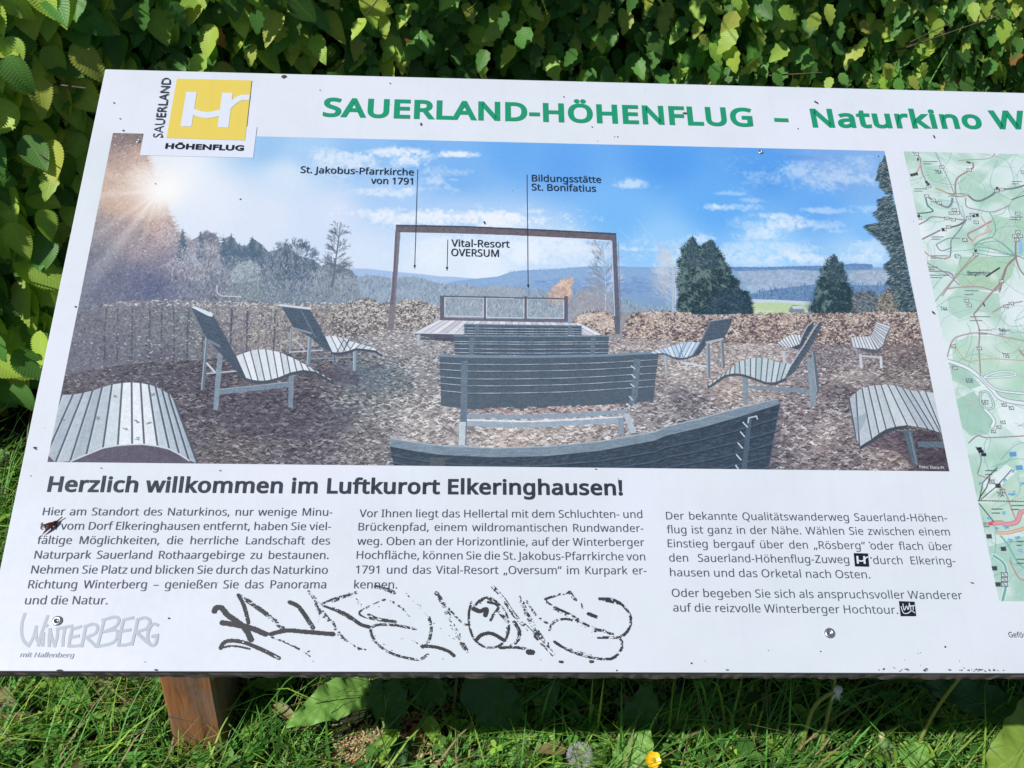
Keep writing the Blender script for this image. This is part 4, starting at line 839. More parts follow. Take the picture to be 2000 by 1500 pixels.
    for x, y in ((1750, 130), (1890, 110), (1940, 60), (1940, 180), (1920, 190), (1800, 320), (1845, 375), (1900, 375), (1920, 440), (1960, 430), (1980, 500), (1985, 130), (1890, 290)):
        for k in range(3): cv.line('C', [(x + pr.uniform(-12, 14), y + pr.uniform(-9, 9)), (x + pr.uniform(-12, 20), y + pr.uniform(-9, 9))], 2.2, (110, 164, 212), .8)
    for x, y in ((1915, 1380), (1950, 1455)): cv.poly('R', [(x, y), (x + 40, y - 2), (x + 44, y + 24), (x + 6, y + 26)], (96, 150, 206), .85)
    def smudge(o, x, y, w, c=(96, 118, 124), n_=2):
        for j in range(n_):
            t = x
            while t < x + w * (1 if j == 0 else .6):
                l = pr.uniform(5, 13); cv.line(o, [(t, y + j * 22), (t + l, y + j * 22)], 2.0, c, .7); t += l + pr.uniform(1, 4)
    for a_ in ((515, 330, 130), (430, 596, 120), (765, 645, 150), (590, 1250, 160), (600, 1065, 110), (1360, 872, 120), (1380, 525, 90), (560, 1360, 90), (940, 1415, 160), (570, 1440, 190)): smudge('N', *a_)
    for a_ in ((1700, 625, 110), (1745, 700, 70), (1670, 480, 70), (1860, 700, 60)): smudge('R', *a_)
    for a_ in ((1785, 55, 60), (1820, 270, 60), (1930, 250, 60), (1960, 450, 40), (1960, 550, 50)): smudge('C', *a_, (70, 84, 92))
    th = [(560 + 0, 0)]
    for k in range(12):
        t = math.radians(200 - k * 18 - 20); cv.line('N', [(650 + 95 * math.cos(t), 430 - 95 * math.sin(t) * -1), (656 + 95 * math.cos(t), 434 + 95 * math.sin(t))], 2, (120, 150, 152), .6)
        t = math.radians(200 + k * 12); cv.line('R', [(1905 + 75 * math.cos(t), 770 - 60 * math.sin(t) * 1), (1908 + 75 * math.cos(t), 773 - 60 * math.sin(t))], 2, (130, 160, 164), .6)
    p = resamp(cv.tr('R', [(1790, 400), (1866, 350)]), 9)
    for i in range(8): cv.seg(*p[i], *((p[i] + p[i + 1]) / 2), 3.2, (50, 58, 64), .9)
    g = A.copy(); bl = (g[:-2, 1:-1] + g[2:, 1:-1] + g[1:-1, :-2] + g[1:-1, 2:]) / 4
    A[1:-1, 1:-1] += (g[1:-1, 1:-1] - bl) * .3
    A += (cv.r.rand(cv.h, cv.w, 1).astype(np.float32) - .5) * 7
    return cv
# =====================================================================  THE BOARD
SHEET_L, SHEET_R, SHEET_T, SHEET_B = -.0213, 1.335, .085, -.5432
M_white = sheet_mat('white_sheet', tuple(float(q) for q in WHITE_A * WHITE_C), .36, .55).m
def flat_ink(name, c, **kw): return sheet_mat(name, ink(c), **kw).m
M_green = flat_ink('green_ink', (46, 156, 118)); M_dark = flat_ink('dark_ink', (58, 66, 76)); M_body = flat_ink('text_ink', (84, 92, 104))
M_cap = flat_ink('caption_ink', (50, 60, 74)); M_yellow = flat_ink('yellow_ink', (236, 212, 104)); M_black = flat_ink('black_ink', (38, 44, 54)); M_grey = flat_ink('grey_ink', (186, 196, 206)); M_grey2 = flat_ink('light_grey_ink', (168, 178, 192)); M_lightp = flat_ink('patch_paper', (226, 232, 246))
k = NT('marker_paint'); k.base((.012, .014, .02)); k.rough(.55); M_marker = k.m
k = NT('plywood_edge'); co = k.coord('Object', (6, 60, 300)); f = k.noise(co, 4, 6)
k.base(k.ramp(f, [(.3, (.09, .065, .055)), (.5, (.28, .22, .20)), (.72, (.5, .44, .41))])); k.rough(.8); k.bump(f, .5, .001); M_ply = k.m
k = NT('stained_post_wood'); co = k.coord('Object', (38, 38, 3.2)); f = k.noise(co, 1.6, 8, .7); co2 = k.coord('Object', (1, 1, 1)); f2 = k.noise(co2, 14, 5); f3 = k.noise(k.coord('Object', (1, 1, .5)), 42, 3)
c = k.ramp(f, [(.30, (.025, .012, .008)), (.40, (.14, .055, .024)), (.56, (.29, .12, .042)), (.70, (.20, .085, .04)), (.85, (.09, .045, .03))])
c = k.mix(k.ramp(f2, [(.47, (0, 0, 0)), (.66, (.8, .8, .8))]), c, (.17, .125, .10))
c = k.mix(k.ramp(f3, [(.70, (0, 0, 0)), (.76, (.8, .8, .8))]), c, (.55, .42, .32))
k.base(c); k.rough(.62); k.bump(f, .9, .003); M_post = k.m
k = NT('screw_steel'); k.base((.42, .43, .45)); k.rough(.34); k.b.inputs['Metallic'].default_value = .9; M_steel = k.m
k = NT('grime'); k.base((.05, .045, .04)); k.rough(.9); M_grime = k.m

board_loc = Vector(BT); bx, by = None, None
edge_mid = Vector(BR @ np.array([.6, SHEET_B, 0]) + BT)
board = empty('info_board', (edge_mid.x, edge_mid.y + .3, 0))
tag(board, 'tilted white information board with green heading, landscape photo, map and graffiti on brown wooden posts', 'information board')
BM = Matrix([[*BR[i], BT[i]] for i in range(3)] + [[0, 0, 0, 1]])
def onb(o):
    """place a part whose mesh is in board coordinates"""
    o.parent = board; o.matrix_parent_inverse = Matrix.Identity(4)
    o.matrix_basis = Matrix.Translation(-board.location) @ BM
    return o
def slab(name, x0, x1, y0, y1, z0, z1, mat, bev=0.0):
    import bmesh
    bm = bmesh.new(); bmesh.ops.create_cube(bm, size=1)
    for v in bm.verts: v.co = Vector((x0 + (v.co.x + .5) * (x1 - x0), y0 + (v.co.y + .5) * (y1 - y0), z0 + (v.co.z + .5) * (z1 - z0)))
    if bev: bmesh.ops.bevel(bm, geom=bm.edges[:], offset=bev, segments=2, affect='EDGES', profile=.6)
    me = bpy.data.meshes.new(name); bm.to_mesh(me); bm.free(); me.materials.append(mat)
    o = bpy.data.objects.new(name, me); COL.objects.link(o); return onb(o)
slab('sheet', SHEET_L, SHEET_R, SHEET_B, SHEET_T, -.0028, 0, M_white, .0007)
# weathered plywood behind the sheet, its long lower edge a little ragged
rb = random.Random(3); V = []; F = []; n = 260
for i in range(n + 1):
    x = SHEET_L + .0015 + (SHEET_R - SHEET_L - .003) * i / n
    for (y, z) in ((SHEET_B + .0006 + rb.uniform(0, .0005), -.0029), (SHEET_B + .0002 + rb.uniform(-.0003, .0008), -.014), (SHEET_B + .0008 + rb.uniform(-.0004, .0012), -.0285 + rb.uniform(-.0006, .0012)), (SHEET_T - .0015, -.0295), (SHEET_T - .0015, -.0029)): V.append((x, y, z))
for i in range(n):
    for k_ in range(5): a = i * 5 + k_; b = i * 5 + (k_ + 1) % 5; F.append((a, b, b + 5, a + 5))
F += [(4, 3, 2, 1, 0), tuple(n * 5 + q for q in range(5))]
o = mesh_obj('backing_board', V, F, M_ply); onb(o)

# ---- lettering
FONTD = os.path.join(bpy.utils.resource_path('LOCAL'), 'datafiles', 'fonts', 'NotoSansHebrew-Regular.woff2')
try: SANS = bpy.data.fonts.load(FONTD)
except Exception: SANS = None
def embolden(V, F, d):
    """push every outline point outwards along its mitre: a true heavier weight"""
    E = {}
    for f in F:
        for i in range(len(f)): E[(f[i], f[(i + 1) % len(f)])] = 1
    A2 = sum(V[f[0]][0] * (V[f[1]][1] - V[f[2]][1]) + V[f[1]][0] * (V[f[2]][1] - V[f[0]][1]) + V[f[2]][0] * (V[f[0]][1] - V[f[1]][1]) for f in F)
    sg = 1 if A2 > 0 else -1
    nx, pv = {}, {}
    for a, b in E:
        if (b, a) not in E: nx[a] = b; pv[b] = a
    W = V.copy()
    for i in nx:
        if i not in pv: continue
        def nrm(a, b):
            e = V[b] - V[a]; l = math.hypot(*e) or 1; return np.array([e[1], -e[0]]) / l * sg
        n1, n2 = nrm(pv[i], i), nrm(i, nx[i]); m = n1 + n2; l2 = m @ m
        if l2 < .35: m = n1 + n2; m = m / (math.sqrt(l2) + 1e-6) * 1.5
        else: m = m * 2 / l2
        W[i] = V[i] + m * d
    return W
def glyphs(text, font, bold=0.0, shear=0.0, word=1.0, char=None):
    cu = bpy.data.curves.new('t', 'FONT'); cu.body = text
    if font is not None: cu.font = font
    cu.size = 1; cu.shear = shear; cu.space_word = word; cu.space_character = char or (1 + max(0, bold - .01) * 2.4); cu.resolution_u = 3; cu.fill_mode = 'FRONT'
    o = bpy.data.objects.new('t', cu); COL.objects.link(o)
    dg = C.evaluated_depsgraph_get(); me = bpy.data.meshes.new_from_object(o.evaluated_get(dg), depsgraph=dg)
    V = np.zeros(len(me.vertices) * 3, np.float32); me.vertices.foreach_get('co', V); V = V.reshape(-1, 3)[:, :2].astype(float)
    F = [tuple(p.vertices) for p in me.polygons]
    # weld coincident points so that the outline is found
    key = {}; mp = []
    for i, v in enumerate(V): mp.append(key.setdefault((round(v[0], 6), round(v[1], 6)), i))
    F = [tuple(mp[i] for i in f) for f in F]; F = [f for f in F if len(set(f)) == len(f)]
    bpy.data.objects.remove(o); bpy.data.curves.remove(cu); bpy.data.meshes.remove(me)
    if bold: V = embolden(V, F, bold)
    used = sorted({i for f in F for i in f}); re_ = {i: k_ for k_, i in enumerate(used)}
    return V[used], [tuple(re_[i] for i in f) for f in F]
_cap = {}
def cap_h(font, bold):
    key = (id(font), bold)
    if key not in _cap: V, _ = glyphs('H', font, bold); _cap[key] = V[:, 1].max() - V[:, 1].min()
    return _cap[key]
def lettering(name, lines, mat, font='sans', bold=0.0, cap=None, shear=0.0, z=.0005, label=None):
    """lines: (text, origin, start, end, mode); start and end are the measured ends of the baseline"""
    f = SANS if font == 'sans' else None
    VV = []; FF = []
    for text, og, a, b, mode in lines:
        (u0, v0), (u1, v1) = pn(og, [a, b]); L = math.hypot(u1 - u0, v1 - v0); an = math.atan2(v1 - v0, u1 - u0)
        ch = cap; V, F = glyphs(text, f, bold, shear)
        w = V[:, 0].max() - V[:, 0].min(); s_y = ch / cap_h(f, bold) if ch else L / w
        s_x = s_y
        if mode == 'just':       # keep the letter size, stretch the word gaps
            V2, _ = glyphs(text, f, bold, shear, 2.0); w2 = V2[:, 0].max() - V2[:, 0].min()
            k_ = 1 + (L / s_x - w) / max(w2 - w, 1e-6)
            k_ = min(max(k_, .3), 4); V, F = glyphs(text, f, bold, shear, k_); w = V[:, 0].max() - V[:, 0].min(); s_x = L / w
        elif mode == 'fit': s_x = L / w
        x0 = V[:, 0].min(); P_ = np.c_[(V[:, 0] - x0) * s_x, V[:, 1] * s_y]
        c_, s_ = math.cos(an), math.sin(an)
        Q = np.c_[u0 + P_[:, 0] * c_ - P_[:, 1] * s_, v0 + P_[:, 0] * s_ + P_[:, 1] * c_, np.full(len(P_), z)]
        n0 = len(VV); VV += [tuple(q) for q in Q]; FF += [tuple(i + n0 for i in g) for g in F]
    o = mesh_obj(name, VV, FF, mat); onb(o)
    if label: o['label'] = label
    return o
CAPB = abs(P(400, 1007)[1] - P(400, 991.2)[1]) * .955
lettering('body_text', [("Hier am Standort des Naturkinos, nur wenige Minu-", 'A', (237, 305), (1853, 308), 'just'), ("ten vom Dorf Elkeringhausen entfernt, haben Sie viel-", 'A', (220, 385), (1845, 388), 'just'),
    ("fältige Möglichkeiten, die herrliche Landschaft des", 'A', (205, 465), (1840, 468), 'just'), ("Naturpark Sauerland Rothaargebirge zu bestaunen.", 'A', (190, 547), (1832, 549), 'just'),
    ("Nehmen Sie Platz und blicken Sie durch das Naturkino", 'A', (172, 630), (1827, 632), 'just'), ("Richtung Winterberg – genießen Sie das Panorama", 'A', (155, 713), (1818, 713), 'just'), ("und die Natur.", 'A', (137, 802), (598, 802), 'fit')], M_body, cap=CAPB, bold=.0)
lettering('body_text', [("Vor Ihnen liegt das Hellertal mit dem Schluchten- und", 'B', (148, 315), (1727, 320), 'just'), ("Brückenpfad, einem wildromantischen Rundwander-", 'B', (142, 390), (1733, 398), 'just'),
    ("weg. Oben an der Horizontlinie, auf der Winterberger", 'B', (135, 470), (1738, 477), 'just'), ("Hochfläche, können Sie die St. Jakobus-Pfarrkirche von", 'B', (132, 548), (1743, 557), 'just'),
    ("1791 und das Vital-Resort „Oversum“ im Kurpark er-", 'B', (127, 630), (1750, 635), 'just'), ("kennen.", 'B', (118, 713), (358, 714), 'fit')], M_body, cap=CAPB, bold=.0)
lettering('body_text', [("Der bekannte Qualitätswanderweg Sauerland-Höhen-", 'C', (3, 328), (1572, 340), 'just'), ("flug ist ganz in der Nähe. Wählen Sie zwischen einem", 'C', (7, 405), (1587, 418), 'just'),
    ("Einstieg bergauf über den „Rösberg“ oder flach über", 'C', (12, 483), (1602, 500), 'just'), ("den Sauerland-Höhenflug-Zuweg", 'C', (20, 563), (1025, 573), 'just'), ("durch Elkering-", 'C', (1160, 577), (1618, 580), 'just'),
    ("hausen und das Orketal nach Osten.", 'C', (25, 645), (1142, 657), 'fit'), ("Oder begeben Sie sich als anspruchsvoller Wanderer", 'C', (35, 760), (1657, 773), 'fit'), ("auf die reizvolle Winterberger Hochtour.", 'C', (42, 842), (1297, 855), 'fit')], M_body, cap=CAPB, bold=.0)
lettering('headline', [("Herzlich willkommen im Luftkurort Elkeringhausen!", 'p', (92, 959.8), (1216.3, 966.8), 'fit')], M_dark, bold=.026, cap=abs(P(400, 960)[1] - P(400, 929.5)[1]))
CAPT = abs(P(1000, 236)[1] - P(1000, 199)[1])
for L_ in [[("SAUERLAND-HÖHENFLUG", 'p', (630, 226.5), (1471.5, 246.5), 'fit')], [("–", 'p', (1513.5, 247), (1541.5, 248), 'fit')], [("Naturkino", 'p', (1587, 247.6), (1920, 250.8), 'fit')], [("Winterberg", 'p', (1938, 250.8), (2328, 254), 'fit')]]: lettering('title_word', L_, M_green, bold=.030, cap=CAPT)
CAPC = abs(P(1000, 357)[1] - P(1000, 344)[1])
lettering('caption', [("St. Jakobus-Pfarrkirche", 'p', (586.5, 338.5), (808, 343.5), 'fit'), ("von 1791", 'p', (724, 359.8), (806, 361.4), 'fit')], M_cap, bold=.010, cap=CAPC, z=.001)
lettering('caption', [("Bildungsstätte", 'p', (1038.5, 355), (1174, 358), 'fit'), ("St. Bonifatius", 'p', (1038, 372.6), (1164, 375.4), 'fit')], M_cap, bold=.010, cap=CAPC, z=.001)
lettering('caption', [("Vital-Resort", 'p', (881, 482.4), (995, 484.5), 'fit'), ("OVERSUM", 'p', (881, 500.6), (974, 502.6), 'fit')], M_cap, bold=.010, cap=CAPC * 1.02, z=.001)
M_wt = flat_ink('white_ink', (214, 218, 226))
lettering('photo_credit', [("Foto: Dara Pi", 'p', (1795.5, 915.2), (1843, 917.0), 'fit')], M_wt, bold=.012, cap=abs(P(1800, 915)[1] - P(1800, 909.6)[1]), z=.001)
lettering('funding_note', [("Gefördert durch:", 'p', (1970, 1244.8), (2072, 1246.6), 'fit')], M_dark, bold=.006, cap=abs(P(1800, 1245)[1] - P(1800, 1234.5)[1]))
M_mi = flat_ink('map_ink', (92, 112, 120))
for L_ in [("744", 'p', (1837, 607.5), (1850, 608), 'fit'), ("746-", 'p', (1951, 650), (1966, 650.5), 'fit'), ("606", 'p', (1886, 748), (1900, 748.6), 'fit'), ("687", 'p', (1917, 790.5), (1931, 791), 'fit'), ("735", 'p', (1958, 699), (1971, 699.5), 'fit'),
    ("754", 'p', (1826, 340), (1839, 340.4), 'fit'), ("764", 'p', (1947, 970.5), (1960, 971), 'fit'), ("671", 'p', (1864, 505), (1876, 505.4), 'fit'), ("Bergeshöhle", 'p', (1890, 537.4), (1934, 538.4), 'fit')]: lettering('map_number', [L_], M_mi, bold=.006, cap=abs(P(1900, 608)[1] - P(1900, 600)[1]), z=.001)
# ---- the printed picture and the map
def quad(name, pts, mat, z, sub=None, uv=None):
    V = [(u, v, z) for u, v in pts]; o = mesh_obj(name, V, [tuple(range(len(V)))], mat)
    if uv: 
        ul = o.data.uv_layers.new(name='UVMap')
        for i, l in enumerate(o.data.loops): ul.data[i].uv = uv[l.vertex_index]
    return onb(o)
cvp = paint_photo(); ph = .3632
pu = [(0, -ph), (.8, -ph), (.8, 0), (0, 0)]
quad('photo_print', pu, image_mat('photo_print', cvp), .0003, uv=[(u / (cvp.w / cvp.res), 1 + v / (cvp.h / cvp.res)) for u, v in pu])
cvm = paint_map(); mu = [(.8202, -.4823), (.8202 + .40, -.4823), (.8202 + .40, 0), (.8202, 0)]
quad('map_print', mu, image_mat('map_print', cvm), .0003, uv=[((u - .8202) / .40, 1 + v / .4823) for u, v in mu])
# ---- emblem: white patch, yellow square, white letter mark, two lines of lettering
rct = lambda a, b: [(a[0], b[1]), (b[0], b[1]), (b[0], a[1]), (a[0], a[1])]
p0 = P(281, 262); pe = P(494.5, 309); quad('emblem_patch', [(p0[0], pe[1]), (pe[0], pe[1]), (pe[0], .012), (p0[0], .012)], M_lightp, .0007)
sq = pn('T', [(930, 773), (1368, 787), (1405, 452), (988, 443)]); quad('emblem_square', sq, M_yellow, .0010)
def curve(pts, n=10):
    q = np.array(pts, float); t = np.linspace(0, len(q) - 1, n); i = np.clip(t.astype(int), 0, len(q) - 2); f = (t - i)[:, None]
    a = q[np.clip(i - 1, 0, None)]; b = q[i]; c = q[i + 1]; d = q[np.clip(i + 2, None, len(q) - 1)]
    return .5 * ((2 * b) + (-a + c) * f + (2 * a - 5 * b + 4 * c - d) * f ** 2 + (-a + 3 * b - 3 * c + d) * f ** 3)
def ribbon(name, bands, mat, z, parentmesh=None):
    V = []; F = []
    for up, lo in bands:
        n = len(V); m_ = len(up); z += 6e-6
        V += [(*p, z) for p in up] + [(*p, z) for p in lo]
        F += [(n + m_ + i, n + m_ + i + 1, n + i + 1, n + i) for i in range(m_ - 1)]
    return onb(mesh_obj(name, V, F, mat))
def hmark(o, T):
    """the linked letter mark; T maps its unit drawing to photo coordinates"""
    g = lambda pts: pn(o, [T(*p) for p in pts])
    return [(g([(.155, .22), (.295, .22)]), g([(.155, .80), (.295, .80)])), (g([(.63, .22), (.77, .22)]), g([(.63, .80), (.77, .80)])),
            (g(curve([(.285, .50), (.40, .54), (.50, .545), (.645, .495)], 9)), g(curve([(.285, .60), (.40, .645), (.50, .65), (.645, .605)], 9))),
            (g(curve([(.755, .36), (.83, .28), (.90, .245), (1.0, .245)], 9)), g(curve([(.755, .50), (.83, .40), (.90, .34), (1.0, .33)], 9)))]
def bil(q):  # TL TR BR BL
    a, b, c, d = [np.array(p, float) for p in q]
    return lambda x, y: tuple(a * (1 - x) * (1 - y) + b * x * (1 - y) + c * x * y + d * (1 - x) * y)
ribbon('emblem_mark', hmark('T', bil([(988, 443), (1405, 452), (1368, 787), (930, 773)])), M_lightp, .0013)
lettering('emblem_lettering', [("HÖHENFLUG", 'T', (922, 832), (1360, 844), 'fit')], M_black, font='gill', bold=.044, cap=abs(P(400, 291.5)[1] - P(400, 280.5)[1]), z=.0012)
lettering('emblem_lettering', [("SAUERLAND", 'T', (906, 772), (956, 438), 'fit')], M_dark, font='gill', bold=0, cap=abs(P(320, 220)[0] - P(302, 220)[0]), z=.0012)
# ---- small dark route badges in the text
quad('route_badge', pn('C', [(1055, 590), (1135, 592), (1128, 518), (1048, 516)]), M_black, .0006)
ribbon('route_badge_mark', hmark('C', bil([(1048, 516), (1128, 518), (1135, 592), (1055, 590)])), M_lightp, .0009)
quad('route_badge', pn('C', [(1310, 868), (1397, 868), (1388, 787), (1300, 784)]), M_black, .0006)
def strokes(name, lst, mat, z, o):
    bands = []
    for pts, w in lst:
        q = curve(pts, max(6, len(pts) * 5)) if len(pts) > 2 else np.array(pts, float)
        q = np.array(pn(o, q)); w_ = w / 2.857 / 1960
        d = np.gradient(q, axis=0); d /= np.linalg.norm(d, axis=1)[:, None] + 1e-9; nn = np.c_[-d[:, 1], d[:, 0]] * w_ / 2
        q[0] -= d[0] * w_ * .35; q[-1] += d[-1] * w_ * .35
        bands.append(([tuple(x) for x in q + nn], [tuple(x) for x in q - nn]))
    return ribbon(name, bands, mat, z)
strokes('route_badge_mark', [([(1322, 800), (1330, 835), (1342, 812), (1352, 832), (1358, 795)], 4), ([(1356, 815), (1364, 808), (1366, 832)], 4), ([(1368, 812), (1390, 808)], 4), ([(1379, 810), (1380, 832)], 4), ([(1312, 815), (1325, 850), (1350, 852), (1370, 838), (1388, 850)], 4)], M_lightp, .0009, 'C')
S = []
for pts in ([(138, 855), (124, 900), (120, 960), (132, 1005), (160, 1034)], [(160, 1034), (185, 985), (203, 925)], [(200, 928), (203, 990), (222, 1022)], [(214, 1030), (232, 960), (266, 866)],
            [(243, 962), (238, 1032)], [(256, 916), (262, 922)], [(275, 1034), (274, 990), (280, 940)], [(278, 942), (292, 1000), (308, 1034)], [(304, 1034), (318, 985), (322, 935)], [(318, 938), (360, 930), (402, 922)], [(362, 934), (352, 990), (350, 1032)],
            [(402, 942), (390, 990), (384, 1034)], [(404, 940), (450, 926)], [(394, 986), (438, 978)], [(384, 1034), (420, 1034), (452, 1030)], [(478, 928), (466, 985), (456, 1036)], [(472, 926), (520, 912), (544, 928), (530, 965), (480, 985)], [(480, 985), (505, 1008), (535, 1036)],
            [(580, 890), (562, 965), (544, 1034)], [(572, 890), (640, 872), (664, 888), (645, 925), (580, 955)], [(580, 955), (640, 945), (656, 970), (630, 1015), (546, 1036)], [(690, 888), (672, 960), (662, 1030)], [(690, 888), (742, 876)], [(678, 952), (726, 944)], [(662, 1030), (700, 1028), (732, 1018)],
            [(768, 888), (752, 960), (736, 1026)], [(764, 888), (810, 876), (836, 896), (818, 935), (762, 956)], [(762, 956), (790, 985), (822, 1014)], [(880, 918), (852, 912), (828, 950), (824, 1000), (842, 1030), (868, 1022), (878, 978)], [(850, 980), (880, 974)]):
    S.append((pts, 13.5))
strokes('handwritten_town_name', S, M_grey, .0002, 'A')
lettering('small_town_name', [("mit Hallenberg", 'A', (110, 1096), (412, 1099), 'fit')], M_grey2, bold=.008, shear=.15, cap=abs(P(60, 1284)[1] - P(60, 1274.5)[1]))
# ---- marker graffiti: dry-brushed cells
GR = [('A', [(1195, 840), (1205, 822), (1235, 822), (1270, 862), (1340, 912), (1378, 955), (1400, 1000)], 30, .9), ('A', [(1240, 905), (1330, 918), (1400, 935), (1482, 968)], 30, .9), ('A', [(1330, 750), (1362, 815), (1385, 905)], 20, .8), ('A', [(1335, 752), (1400, 795), (1470, 845), (1520, 885), (1575, 935)], 24, .62),
      ('A', [(1230, 1045), (1262, 1008), (1350, 1012), (1450, 1050), (1555, 1102)], 22, .8), ('A', [(1230, 1046), (1300, 1034), (1390, 1050)], 11, .7), ('A', [(1615, 790), (1660, 812), (1700, 862), (1745, 932)], 24, .75), ('A', [(1510, 968), (1600, 948), (1700, 955), (1858, 968)], 24, .85), ('A', [(1515, 985), (1600, 1018), (1715, 1078), (1730, 1095)], 10, .6), ('A', [(1700, 1080), (1728, 1060)], 8, .6),
      ('A', [(1725, 730), (1762, 782), (1788, 840), (1780, 912)], 22, .45), ('A', [(1760, 800), (1790, 860), (1830, 890), (1862, 905)], 16, .5), ('A', [(1790, 802), (1880, 765), (1985, 742)], 12, .7), ('A', [(1950, 750), (1985, 735)], 14, .5), ('A', [(1800, 808), (1880, 842), (1960, 885), (2000, 897)], 13, .7), ('A', [(1800, 842), (1850, 905), (1900, 985), (2000, 1052)], 13, .45), ('B', [(0, 788), (60, 762), (120, 742)], 12, .55), ('B', [(90, 742), (135, 785), (170, 830)], 20, .4),
      ('B', [(0, 828), (80, 862), (150, 912), (200, 928)], 20, .7), ('B', [(0, 905), (60, 990), (130, 1040), (180, 1055)], 9, .6), ('B', [(290, 775), (205, 812), (145, 850), (200, 880), (340, 900)], 10, .6), ('B', [(200, 862), (250, 885), (345, 900)], 20, .7), ('B', [(325, 782), (395, 832), (425, 872)], 12, .5),
      ('B', [(460, 940), (340, 918), (235, 920), (212, 960), (250, 1025), (320, 1072), (400, 1098), (480, 1110), (528, 1082)], 14, .65), ('B', [(225, 960), (290, 1030), (380, 1085), (440, 1100)], 10, .4), ('B', [(365, 995), (440, 1005), (490, 1032)], 12, .5), ('B', [(495, 1035), (570, 1040), (640, 1062), (675, 1088)], 18, .85),
      ('B', [(400, 740), (465, 795), (540, 880), (640, 970), (725, 1025)], 18, .45), ('B', [(535, 872), (548, 940), (532, 1010), (500, 1042)], 16, .65), ('B', [(580, 740), (615, 800), (650, 880), (700, 980), (748, 1065)], 30, .5), ('B', [(600, 780), (650, 832), (720, 905), (748, 915)], 12, .6),
      ('B', [(772, 790), (757, 860), (765, 940), (795, 1005), (850, 1040), (905, 1040), (955, 1010), (980, 945), (975, 880), (940, 815), (880, 768), (830, 772), (790, 812)], 12, .65), ('B', [(930, 850), (972, 900), (972, 960)], 24, .5), ('B', [(785, 828), (820, 840), (855, 830), (850, 862)], 26, .9), ('B', [(865, 790), (905, 800), (922, 822), (895, 860), (880, 890)], 14, .75), ('B', [(822, 795), (850, 765), (890, 790)], 10, .6), ('B', [(800, 1000), (830, 972), (885, 965), (950, 1000)], 20, .85),
      ('B', [(892, 705), (950, 772), (1020, 872), (1100, 950), (1180, 1030), (1228, 1082)], 24, .55), ('B', [(1010, 900), (1038, 950), (1032, 1000), (985, 1042)], 20, .6), ('B', [(930, 1045), (1020, 1042), (1095, 1055)], 16, .7), ('B', [(1090, 1068), (1112, 1070)], 30, .85), ('B', [(1045, 765), (1080, 852), (1130, 940), (1172, 1005)], 26, .5), ('B', [(1078, 780), (1130, 860), (1195, 908)], 14, .55),
      ('B', [(1315, 735), (1250, 752), (1185, 775), (1225, 812), (1310, 852), (1365, 882)], 14, .65), ('B', [(1180, 790), (1240, 830), (1320, 870)], 12, .45), ('B', [(1320, 735), (1352, 778)], 20, .6), ('B', [(1385, 798), (1392, 822)], 8, .6), ('B', [(1425, 855), (1470, 872)], 20, .7), ('B', [(1208, 945), (1232, 900), (1290, 884), (1370, 895), (1430, 925), (1500, 950), (1560, 968)], 15, .6), ('B', [(1340, 895), (1440, 935)], 24, .5),
      ('B', [(1490, 770), (1560, 775), (1620, 812), (1662, 880), (1642, 952), (1590, 985), (1480, 988)], 15, .65), ('B', [(1490, 772), (1600, 795)], 20, .7), ('B', [(1445, 955), (1500, 945), (1545, 965)], 14, .6), ('B', [(1235, 1010), (1300, 1052), (1400, 1090), (1480, 1105), (1555, 1105), (1602, 1062), (1612, 1015), (1592, 985)], 16, .65), ('B', [(1300, 1045), (1400, 1075), (1450, 1090)], 8, .5), ('B', [(240, 705), (290, 715), (340, 738)], 24, .55), ('B', [(1266, 1122), (1280, 1124)], 14, .9), ('B', [(1200, 1015), (1204, 1045)], 6, .8)]
gu0, gv1 = P(395, 1140); gu1 = P(1250, 1200)[0]; gv0 = P(1000, 1300)[1]; gs = .00042
gw, gh = int((gu1 - gu0) / gs), int((gv1 - gv0) / gs); G_ = np.zeros((gh, gw), bool); rg = np.random.RandomState(4)
cn = Canvas(gw, gh, 1 / gs, seed=3); nz = cn.noise(7, 3); nz2 = cn.noise(2.2, 2)
GX = gu0 + (np.arange(gw) + .5) * gs; GY = gv1 - (np.arange(gh) + .5) * gs
